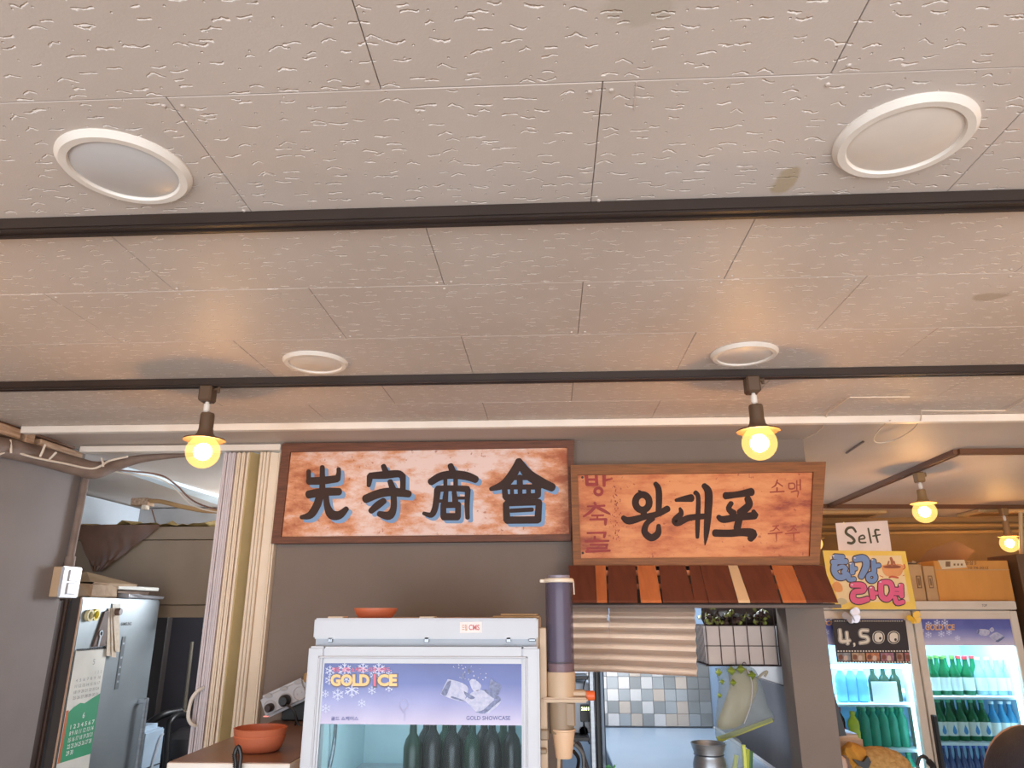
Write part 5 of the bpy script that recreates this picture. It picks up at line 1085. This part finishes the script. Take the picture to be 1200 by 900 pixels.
text('10 74-3012', 1135, 664, 1158, 667, PBX, N_, .0012, 'box_print', mat('brown_ink', (130, 96, 60), .6), bxm, .01)
b1 = carton('narrow upright carton with a stamped mark, directly left of the large orange carton', 2.165, 2.228, 4.46, 4.80, zf, 1.955, M_CARD2)
b2 = carton('narrow upright carton just right of the noodle poster', 2.085, 2.160, 4.465, 4.80, zf, 1.965, M_CARD2)
for t, x in ((b1, 2.196), (b2, 2.130)):
    for (u0, u1, w0, w1) in ((-.012, .012, 1.83, 1.835), (-.012, .012, 1.895, 1.90), (-.012, -.009, 1.83, 1.9), (.009, .012, 1.83, 1.9), (-.004, .004, 1.845, 1.885)):
        MB().box((x+u0, 4.4580, w0), (x+u1, 4.4605, w1)).build('stamped_mark', mat('brown_ink', (130, 96, 60), .6), t)
tag(crumple('packing_paper', None, None, 2.07, 2.16, 4.46, 4.72, 1.966, .010, mat('packing_paper', (190, 170, 150), .7), 8, 6, 3), 'crumpled pale paper on the carton right of the noodle poster', 'paper')

# notices hung from the ceiling in front of the fridge
YPo = 4.36; PP = lambda px, py: at(px, py, YPo-.0022)
po = empty('poster', tuple(at(1018, 682, YPo)), 'yellow noodle poster with blue and pink Korean bubble letters above the price board', 'poster')
MB().slab([at(964, 645, YPo), at(1061, 646, YPo), at(1074, 714, YPo), at(976, 714, YPo)], (0, .002, 0)).build('card', mat('poster_yellow', (240, 206, 96), .5, c2=(226, 190, 80), nscale=7), po)
MB().slab([PP(972, 651), PP(1056, 651), PP(1066, 705), PP(982, 706)], (0, .0015, 0)).build('cream_field', mat('poster_cream', (240, 214, 164), .5), po)
M_OUT = mat('poster_outline', (74, 50, 60), .5); M_PBL = mat('poster_blue', (116, 148, 200), .5); M_PPK = mat('poster_pink', (228, 96, 140), .5)
han = [[(135,393,44),(205,398,44)],[(115,440,40),(235,435,44)],[(135,450,50),(130,520,50),(165,570,50),(210,572,50),(245,545,48)],[(150,500,34),(200,480,36),(232,500,36),(205,530,34)],[(285,460,42),(290,535,42)],[(290,500,34),(322,498,32)],[(255,558,40),(262,592,40),(308,590,36)]]
gang = [[(315,415,52),(390,408,58),(412,470,58),(366,570,46)],[(475,430,42),(480,525,44)],[(480,476,38),(525,470,36)],ring(460,575,33,32,38)]
ra = [[(285,642,44),(375,645,48),(385,690,46),(305,705,46),(298,765,50),(350,785,50),(425,765,46)],[(455,672,46),(470,752,50)],[(475,712,36),(503,714,32)]]
my = [[(540,625,46),(545,735,48),(600,765,48),(640,700,46),(620,625,46),(550,618,40)],[(716,645,42),(722,742,40)],[(665,680,32),(715,682,32)],[(665,716,32),(715,718,32)],[(662,752,38),(682,798,42),(735,790,38)]]
for st, m in ((han, M_PBL), (gang, M_PBL), (ra, M_PPK), (my, M_PPK)):
    strokes(st, 960, 600, 7.5, PP, N_, .002, 'letter_outline', M_OUT, po, grow=18); strokes(st, 960, 600, 7.5, PP, N_, .004, 'bubble_letter', m, po)
M_HI = mat('poster_highlight', (232, 226, 236), .4)
for (x, y) in ((120, 385), (270, 455), (310, 405), (462, 420), (285, 640), (535, 615), (700, 640), (450, 665)): MB().lathe([(0, -.0002), (.0042, 0), (0, .0003)], PP(960+x/7.5, 600+y/7.5)+V(0, -.006, 0), 8, 'Y', 1.5, .8).build('highlight', M_HI, po)
blob([(545, 470), (640, 455), (740, 470), (725, 540), (690, 565), (600, 565), (560, 530)], lambda x, y: PP(960+x/7.5, 600+y/7.5), N_, .002, 'printed_pot', mat('pot_orange', (230, 160, 100), .5), po, 3)
blob([(560, 478), (640, 462), (715, 478), (700, 492), (640, 496), (575, 492)], lambda x, y: PP(960+x/7.5, 600+y/7.5), N_, .0026, 'printed_broth', mat('broth_brown', (150, 84, 56), .5), po, 3)
strokes([[(628,405,22),(640,440,26),(638,470,22)],[(610,435,14),(600,465,12)],[(655,435,14),(665,465,12)]], 960, 600, 7.5, PP, N_, .003, 'printed_noodles', mat('noodle_brown', (170, 100, 66), .5), po)
strokes([[(615,575,16),(640,568,18),(690,578,16)],[(530,560,6),(560,572,6)],[(735,560,6),(745,556,6)],[(745,462,10),(752,490,10),(735,505,8)]], 960, 600, 7.5, PP, N_, .0026, 'printed_flame', mat('flame_red', (204, 92, 60), .5), po)
blob([(110, 640), (150, 610), (195, 640), (205, 690), (170, 705), (130, 690)], lambda x, y: PP(960+x/7.5, 600+y/7.5), N_, .002, 'printed_egg', mat('egg_orange', (232, 158, 90), .5), po, 3)
blob([(140, 780), (190, 755), (240, 775), (235, 805), (180, 815)], lambda x, y: PP(960+x/7.5, 600+y/7.5), N_, .002, 'printed_plate', mat('plate_grey', (206, 190, 150), .5), po, 3)
sg = empty('self_notice', tuple(at(1012, 628, YPo)), 'white sheet with handwritten word Self, above the yellow noodle poster', 'notice')
MB().slab([at(979, 613, YPo+.01), at(1040, 610, YPo+.01), at(1045, 646, YPo+.01), at(983, 646, YPo+.01)], (0, .0015, 0)).build('sheet', mat('notice_white', (232, 218, 214), .4), sg)
PS_ = lambda px, py: at(px, py, YPo+.0095)
strokes([[(322,175,18),(292,138,22),(248,145,24),(236,185,24),(290,225,24),(308,255,24),(285,275,24),(252,270,22)],[(348,240,14),(398,232,14),(385,205,14),(352,222,16),(358,265,16),(410,268,14)],[(430,145,15),(455,270,17)],[(525,158,14),(492,160,18),(498,205,18),(515,265,16)],[(470,212,13),(535,200,13)]],
        960, 600, 7.5, PS_, N_, .0012, 'handwriting', mat('marker_green_brown', (74, 72, 48), .5), sg)
for x in (989, 1006.5): MB().lathe([(0, -.003), (.006, -.001), (.006, .001)], PS_(x, 613), 10, 'Y').build('pin', mat('pin_cream', (250, 232, 190), .3), sg)
pbd = empty('price_board', tuple(at(1022, 750, YPo)), 'black price board reading 4,500 with a strip of small pictures below', 'price board')
MB().slab([at(975, 726, YPo-.01), at(1061, 727, YPo-.01), at(1067.5, 778, YPo-.01), at(981, 776, YPo-.01)], (0, .002, 0)).build('card', mat('chalk_black', (44, 36, 40), .6), pbd)
PK = lambda px, py: at(px, py, YPo-.0105); MWH = mat('chalk_white', (228, 220, 206), .6); MBK = mat('chalk_black2', (50, 42, 44), .6)
d4 = [[(215,342,26),(222,400,30),(232,462,34),(322,455,24)],[(288,368,24),(300,490,26)]]; d5 = [[(512,350,26),(440,352,26),(440,405,26),(500,420,30),(508,465,30),(430,482,24)]]
for st in (d4, d5):
    strokes(st, 960, 700, 9, PK, N_, .001, 'digit_halo', MWH, pbd, grow=17); strokes(st, 960, 700, 9, PK, N_, .0015, 'digit_gap', MBK, pbd, grow=10); strokes(st, 960, 700, 9, PK, N_, .002, 'digit', MWH, pbd)
strokes([[(368,488,24),(372,508,16),(362,518,8)]], 960, 700, 9, PK, N_, .001, 'comma', MWH, pbd)
for cx_, cy_, px_, py_ in ((625, 422, 641, 432), (785, 422, 803, 446)):
    def el(rx, ry, m, lift, nm): strokes([[(cx_, cy_-ry+rx, 2*rx), (cx_, cy_+ry-rx, 2*rx)]], 960, 700, 9, PK, N_, lift, nm, m, pbd)
    el(63, 80, MWH, .001, 'digit_halo'); el(56, 73, MBK, .0015, 'digit_gap'); el(44, 60, MWH, .002, 'digit'); strokes([[(px_, py_-4, 26), (px_, py_+4, 26)]], 960, 700, 9, PK, N_, .0025, 'digit_hole', MBK, pbd)
for i, c in enumerate(((150, 152, 156), (190, 160, 130), (206, 132, 92), (176, 122, 142), (186, 140, 120), (190, 110, 110))):
    x0 = 981+i*16.9; x1 = x0+15.3 if i < 4 else x0+(8.5 if i == 4 else 0)
    if i == 4: x0, x1 = 1050, 1058
    if i == 5: x0, x1 = 1060, 1065.5
    MB().slab([PK(x0, 765), PK(x1, 765), PK(x1+1, 774.5), PK(x0+1, 774.5)], (0, -.0012, 0)).build('film_frame', mat('film_frame_%d' % i, c, .6, c2=tuple(v*.7 for v in c), nscale=60), pbd)
    strokes([[(x0+4, 769, 5), (x0+4, 771, 5)]], 0, 0, 1, PK, N_, .0016, 'frame_picture', mat('frame_brown', (130, 80, 60), .6), pbd)
    if i < 4: strokes([[(x0+10, 770, 4.5), (x0+10, 772.5, 5)]], 0, 0, 1, PK, N_, .0016, 'frame_picture', mat('frame_cream', (214, 190, 176), .6), pbd)
mb = MB()
for r_ in (763, 776): 
    for i in range(26): a = PK(981.5+i*3.28+(r_-763)*.08, r_); mb.box((a.x, a.y-.0012, a.z-.0035), (a.x+.008, a.y, a.z+.0035))
for i in range(30): a = PK(978+i*2.7, 727.8); mb.box((a.x, a.y-.0012, a.z-.002), (a.x+.006, a.y, a.z+.002))
mb.build('sprocket_holes', MWH, pbd, kind='stuff')
# butterfly clips
def butterfly(label, px, py, m, s, cat):
    t = empty('butterfly_clip', tuple(at(px, py, YPo-.03)), label, cat)
    for nm, pts in (('upper_wing', [(0, 0), (-2, -8), (6, -12), (9, -4)]), ('upper_wing', [(0, 0), (-8, -6), (-14, -3), (-10, 3)]), ('lower_wing', [(0, 0), (9, -2), (8, 6), (3, 7)]), ('lower_wing', [(0, 0), (-7, 3), (-2, 8), (3, 6)])):
        c = curve([(px+x*s, py+y*s, 0) for x, y in pts+[pts[0]]], 3)[:-1]
        mb = MB(); mb.poly([at(p.x, p.y, YPo-.03)+V(0, -.02*abs(p.x-px)/12, 0) for p in c], (0, .003, 0)); mb.build(nm, m, t)
    MB().tube([at(px-1*s, py-4*s, YPo-.034), at(px+4*s, py+5*s, YPo-.034)], .003, 6).build('body', m, t)
butterfly('silver butterfly clip on the top left of the black price board', 998, 723, mat('silver_foil', (206, 204, 212), .25, .5), .95, 'clip')
butterfly('yellow butterfly clip between the two fridge doors', 1071, 725, mat('yellow_foil', (236, 190, 60), .4), .75, 'clip')

# dark post and hanging things at the far right edge, pipes along the far ceiling
tag(MB().box((2.70, 4.45, 0), (2.90, 4.75, 2.02), .004).build('post', mat('dark_brown_post', (104, 76, 52), .6), None, origin=(2.72, 4.45, 0)), 'dark brown post right of the drinks fridge, behind the far right bulb', 'post')
for i, (y0, y1, Yc, m, lb) in enumerate(((617.5, 615, 5.36, mat('far_pipe', (176, 138, 84), .5), 'upper tan pipe running along the far wall below the ceiling'), (625, 622, 5.34, mat('far_pipe', (176, 138, 84), .5), 'lower tan pipe running along the far wall above the notices'))):
    tag(MB().tube([at(940, y0, Yc), at(1060, (y0+y1)/2+(1 if i else -.5), Yc), at(1215, y1, Yc)], .012, 8).build('wall_pipe', m, None, True, origin=tuple(at(940, y0, Yc))), lb, 'pipe')
def cassette(label, px0, px1, y0, y1):
    a = atz(px0, y1, CZ); t = empty('air_conditioner', (a.x, y0, CZ), label, 'air conditioner')
    x0, x1 = atz(px0, 600).x, atz(px1, 600).x
    MB().box((x0, y0, CZ-.025), (x1, y1, CZ-.001), .006).build('panel', mat('aircon_panel', (196, 166, 120), .5), t)
    MB().box((x0+.05, y0+.06, CZ-.028), (x1-.05, y1-.06, CZ-.024), .002).build('grille', mat('aircon_grille', (116, 86, 54), .6), t)
cassette('ceiling cassette grille seen just right of the orange sign, behind the brown track', 930, 1030, 4.98, 5.25)
cassette('ceiling cassette grille at the far right behind the last bulb', 1128, 1215, 4.95, 5.22)
MB().poly([V(2.30, 4.84, 1.985), at(1088, 645, 4.84), at(1120, 633, 4.84), at(1142, 645, 4.84), V(2.60, 4.84, 1.985)], (0, .004, 0)).build('raised_flap', mat('flap_brown', (150, 110, 70), .7), bxm)
tag(MB().tube([at(1196, 600, 4.7), at(1199, 720, 4.7)], .012, 8).build('wall_tube', mat('cream_tube', (206, 176, 130), .5), None, True, origin=tuple(at(1196, 640, 4.7))), 'pale vertical tube at the right picture edge beside the last bulb', 'pipe')

# till counter with screen, printer, plush toy
tc = empty('till_counter', (1.30, 3.35, 0), 'till counter right of the grey pillar, below the picture edge', 'counter')
MB().box((1.02, 3.15, 0), (1.62, 3.70, 1.020), .005).build('body', M_TAN, tc); MB().box((1.01, 3.14, 1.020), (1.63, 3.71, 1.035), .003).build('top', M_TAN, tc)
mo = empty('monitor', tuple(at(978, 862, 3.3)), 'thin black screen seen edge-on beside the grey pillar', 'monitor')
MB().slab([at(968, 797, 3.3), at(974, 800, 3.3), at(992, 862, 3.3), at(984, 863, 3.3)], V(-.04, .22, 0)).build('screen', M_BLACK, mo)
MB().box((1.13, 3.535, 1.036), (1.20, 3.58, 1.30), .003).build('stand', M_BLACK, mo)
pr_ = empty('receipt_printer', tuple(at(995, 885, 3.35)), 'beige rounded box below the black screen', 'printer')
a, b_ = at(976, 862, 3.33), at(1017, 900, 3.33)
MB().box((a.x-.02, 3.33, 1.036), (b_.x, 3.52, a.z), .016, 3).build('body', mat('peach_beige', (214, 186, 160), .5), pr_, True)
MB().box((a.x-.01, 3.36, a.z-.001), (b_.x-.014, 3.50, a.z+.004), .003).build('lid', M_APPL, pr_, True)
pl = empty('plush_toy', tuple(at(1020, 897, 3.22)), 'golden fluffy plush toy with black bow at the bottom, right of the pillar', 'toy')
def fluffy(c, rx, ry, rz, m, name, amp=.006, seed=1, n=3):
    bm = bmesh.new(); bmesh.ops.create_icosphere(bm, subdivisions=n, radius=1); rr = random.Random(seed)
    for v in bm.verts: k = 1+rr.uniform(-1, 1)*amp/.05*.5; v.co = V(v.co.x*rx*k, v.co.y*ry*k, v.co.z*rz*k)+Vector(c)
    mb = MB(); mb.bm.free(); mb.bm = bm; return mb.build(name, m, pl, True)
MF = mat('golden_fur', (198, 160, 104), .95, c2=(170, 128, 76), nscale=60, bump=.003, bscale=220, spec=.1)
fluffy(at(1030, 903, 3.22), .125, .08, .085, MF, 'body', .003, 2, 5); fluffy(at(1001, 888, 3.22), .055, .05, .055, mat('golden_fur2', (206, 148, 60), .9, c2=(186, 130, 50), nscale=40), 'head', .008, 3)
MB().poly([at(1006, 897, 3.15), at(1000, 890, 3.15), at(1012, 893, 3.15), at(1017, 886, 3.15), at(1021, 893, 3.15), at(1017, 903, 3.15)], (0, .015, 0)).build('bow', M_BLACK, pl)
tag(MB().lathe([(0, .035), (.02, .033), (.034, .022), (.038, .0), (.036, -.02), (0, -.03)], at(981, 896, 3.18), 20, 'Z', 1, .8).build('dish', mat('pale_pink_plastic', (226, 196, 180), .35), None, True, origin=tuple(at(981, 896, 3.18))), 'shiny pale pink rounded object at the foot of the grey pillar', 'dish')
tag(MB().box(at(985, 892, 3.18)+V(-.002, 0, -.05), at(993, 886, 3.18)+V(.02, .05, 0), .008, 2).build('mug', mat('taupe', (124, 98, 84), .6), None, True, origin=tuple(at(990, 895, 3.18))), 'taupe block between the pale pink object and the black bow', 'container')
tag(MB().tube(curve([at(1075, 897, 3.6), at(1078, 888, 3.6), at(1084, 887, 3.6), at(1089, 893, 3.6), at(1094, 900, 3.6), at(1090, 915, 3.6)], 5), [.008]*14+[.014]*12, 8).build('spectacle_frame', M_BLACK, None, True, origin=tuple(at(1080, 897, 3.6))), 'black curled strap in front of the fridge seam at the bottom', 'strap')

# person: standing, seen from behind, only the crown of the dark head in view
YP_ = 1.35; pc = at(1214, 913, YP_)
pe = empty('person', (pc.x, YP_, 0), 'person seen from behind at the lower right corner, dark hair and dark clothes', 'person')
bm = bmesh.new(); S = pc.z-1.44+.0
J = {'pel': (0, 0, .80), 'wa': (0, 0, .95), 'ch': (0, .0, 1.12), 'nk': (0, 0, 1.25), 'hd': (0, .01, 1.33), 'ls': (-.17, 0, 1.18), 'le': (-.20, .03, .93), 'lh': (-.17, .14, .76), 'rs': (.17, 0, 1.18), 're': (.20, .03, .93), 'rh': (.17, .14, .76),
     'lk': (-.09, .02, .44), 'la': (-.09, -.01, .08), 'lt': (-.09, .13, .03), 'rk': (.09, .02, .44), 'ra': (.09, -.01, .08), 'rt': (.09, .13, .03)}
E_ = [('pel', 'wa'), ('wa', 'ch'), ('ch', 'nk'), ('nk', 'hd'), ('ch', 'ls'), ('ls', 'le'), ('le', 'lh'), ('ch', 'rs'), ('rs', 're'), ('re', 'rh'), ('pel', 'lk'), ('lk', 'la'), ('la', 'lt'), ('pel', 'rk'), ('rk', 'ra'), ('ra', 'rt')]
RD = {'pel': .125, 'wa': .105, 'ch': .12, 'nk': .05, 'hd': .055, 'ls': .055, 'le': .042, 'lh': .028, 'rs': .055, 're': .042, 'rh': .028, 'lk': .06, 'la': .042, 'lt': .035, 'rk': .06, 'ra': .042, 'rt': .035}
names = list(J); vs = {k: bm.verts.new(J[k]) for k in names}
for a, b_ in E_: bm.edges.new((vs[a], vs[b_]))
bm.verts.index_update(); me = bpy.data.meshes.new('body'); bm.to_mesh(me); bm.free()
ob = bpy.data.objects.new('body', me); COL.objects.link(ob); md = ob.modifiers.new('s', 'SKIN'); md.use_smooth_shade = True
for i, k in enumerate(names): me.skin_vertices[0].data[i].radius = (RD[k], RD[k]*.8)
me.skin_vertices[0].data[0].use_root = True; sd = ob.modifiers.new('d', 'SUBSURF'); sd.levels = 2; sd.render_levels = 2
me.materials.append(mat('dark_clothes', (46, 46, 56), .85)); ob.parent = pe
def ellip(name, c, rx, ry, rz, m, cut=None, smooth=True):
    bm = bmesh.new(); bmesh.ops.create_uvsphere(bm, u_segments=28, v_segments=18, radius=1)
    for v in bm.verts: v.co = V(v.co.x*rx, v.co.y*ry, v.co.z*rz)
    if cut: bmesh.ops.delete(bm, geom=[v for v in bm.verts if cut(v.co)], context='VERTS')
    for v in bm.verts: v.co += Vector(c)
    mb = MB(); mb.bm.free(); mb.bm = bm; return mb.build(name, m, pe, smooth)
SK = mat('skin', (206, 160, 134), .55); HR = mat('dark_hair', (44, 40, 48), .6, c2=(36, 32, 40), nscale=30, stretch=(6, 6, 1), bump=.001, bscale=80)
hc = V(pc.x+.006, YP_, pc.z-.014)
ellip('head', hc+V(0, .008, -.012), .073, .088, .105, SK)
ellip('hair', hc+V(0, -.004, -.014), .079, .096, .108, HR, lambda c: c.y > .045 and c.z < .035)
ellip('ear', hc+V(-.078, .01, -.03), .008, .016, .026, SK); ellip('ear', hc+V(.078, .01, -.03), .008, .016, .026, SK)
ellip('nose', hc+V(0, .095, -.035), .011, .016, .02, SK); ellip('mouth', hc+V(0, .086, -.072), .022, .006, .005, mat('lips', (170, 100, 90), .5))
for s in (-1, 1):
    ellip('eye', hc+V(s*.03, .080, -.012), .011, .008, .006, M_BLACK)
    for k in range(5):
        L_ = (.052, .068, .074, .068, .054)[k]; h_ = Vector(J['rh' if s > 0 else 'lh'])+V(pc.x, YP_, 0)
        a = h_+V((k-2)*.015, .01, -.01) if k else h_+V(-s*.03, .0, 0)
        MB().tube(curve([a, a+V(0, L_*.55, -L_*.3), a+V(0, L_*.7, -L_*.75)], 4), .0085, 8).build('finger' if k else 'thumb', SK, pe, True)
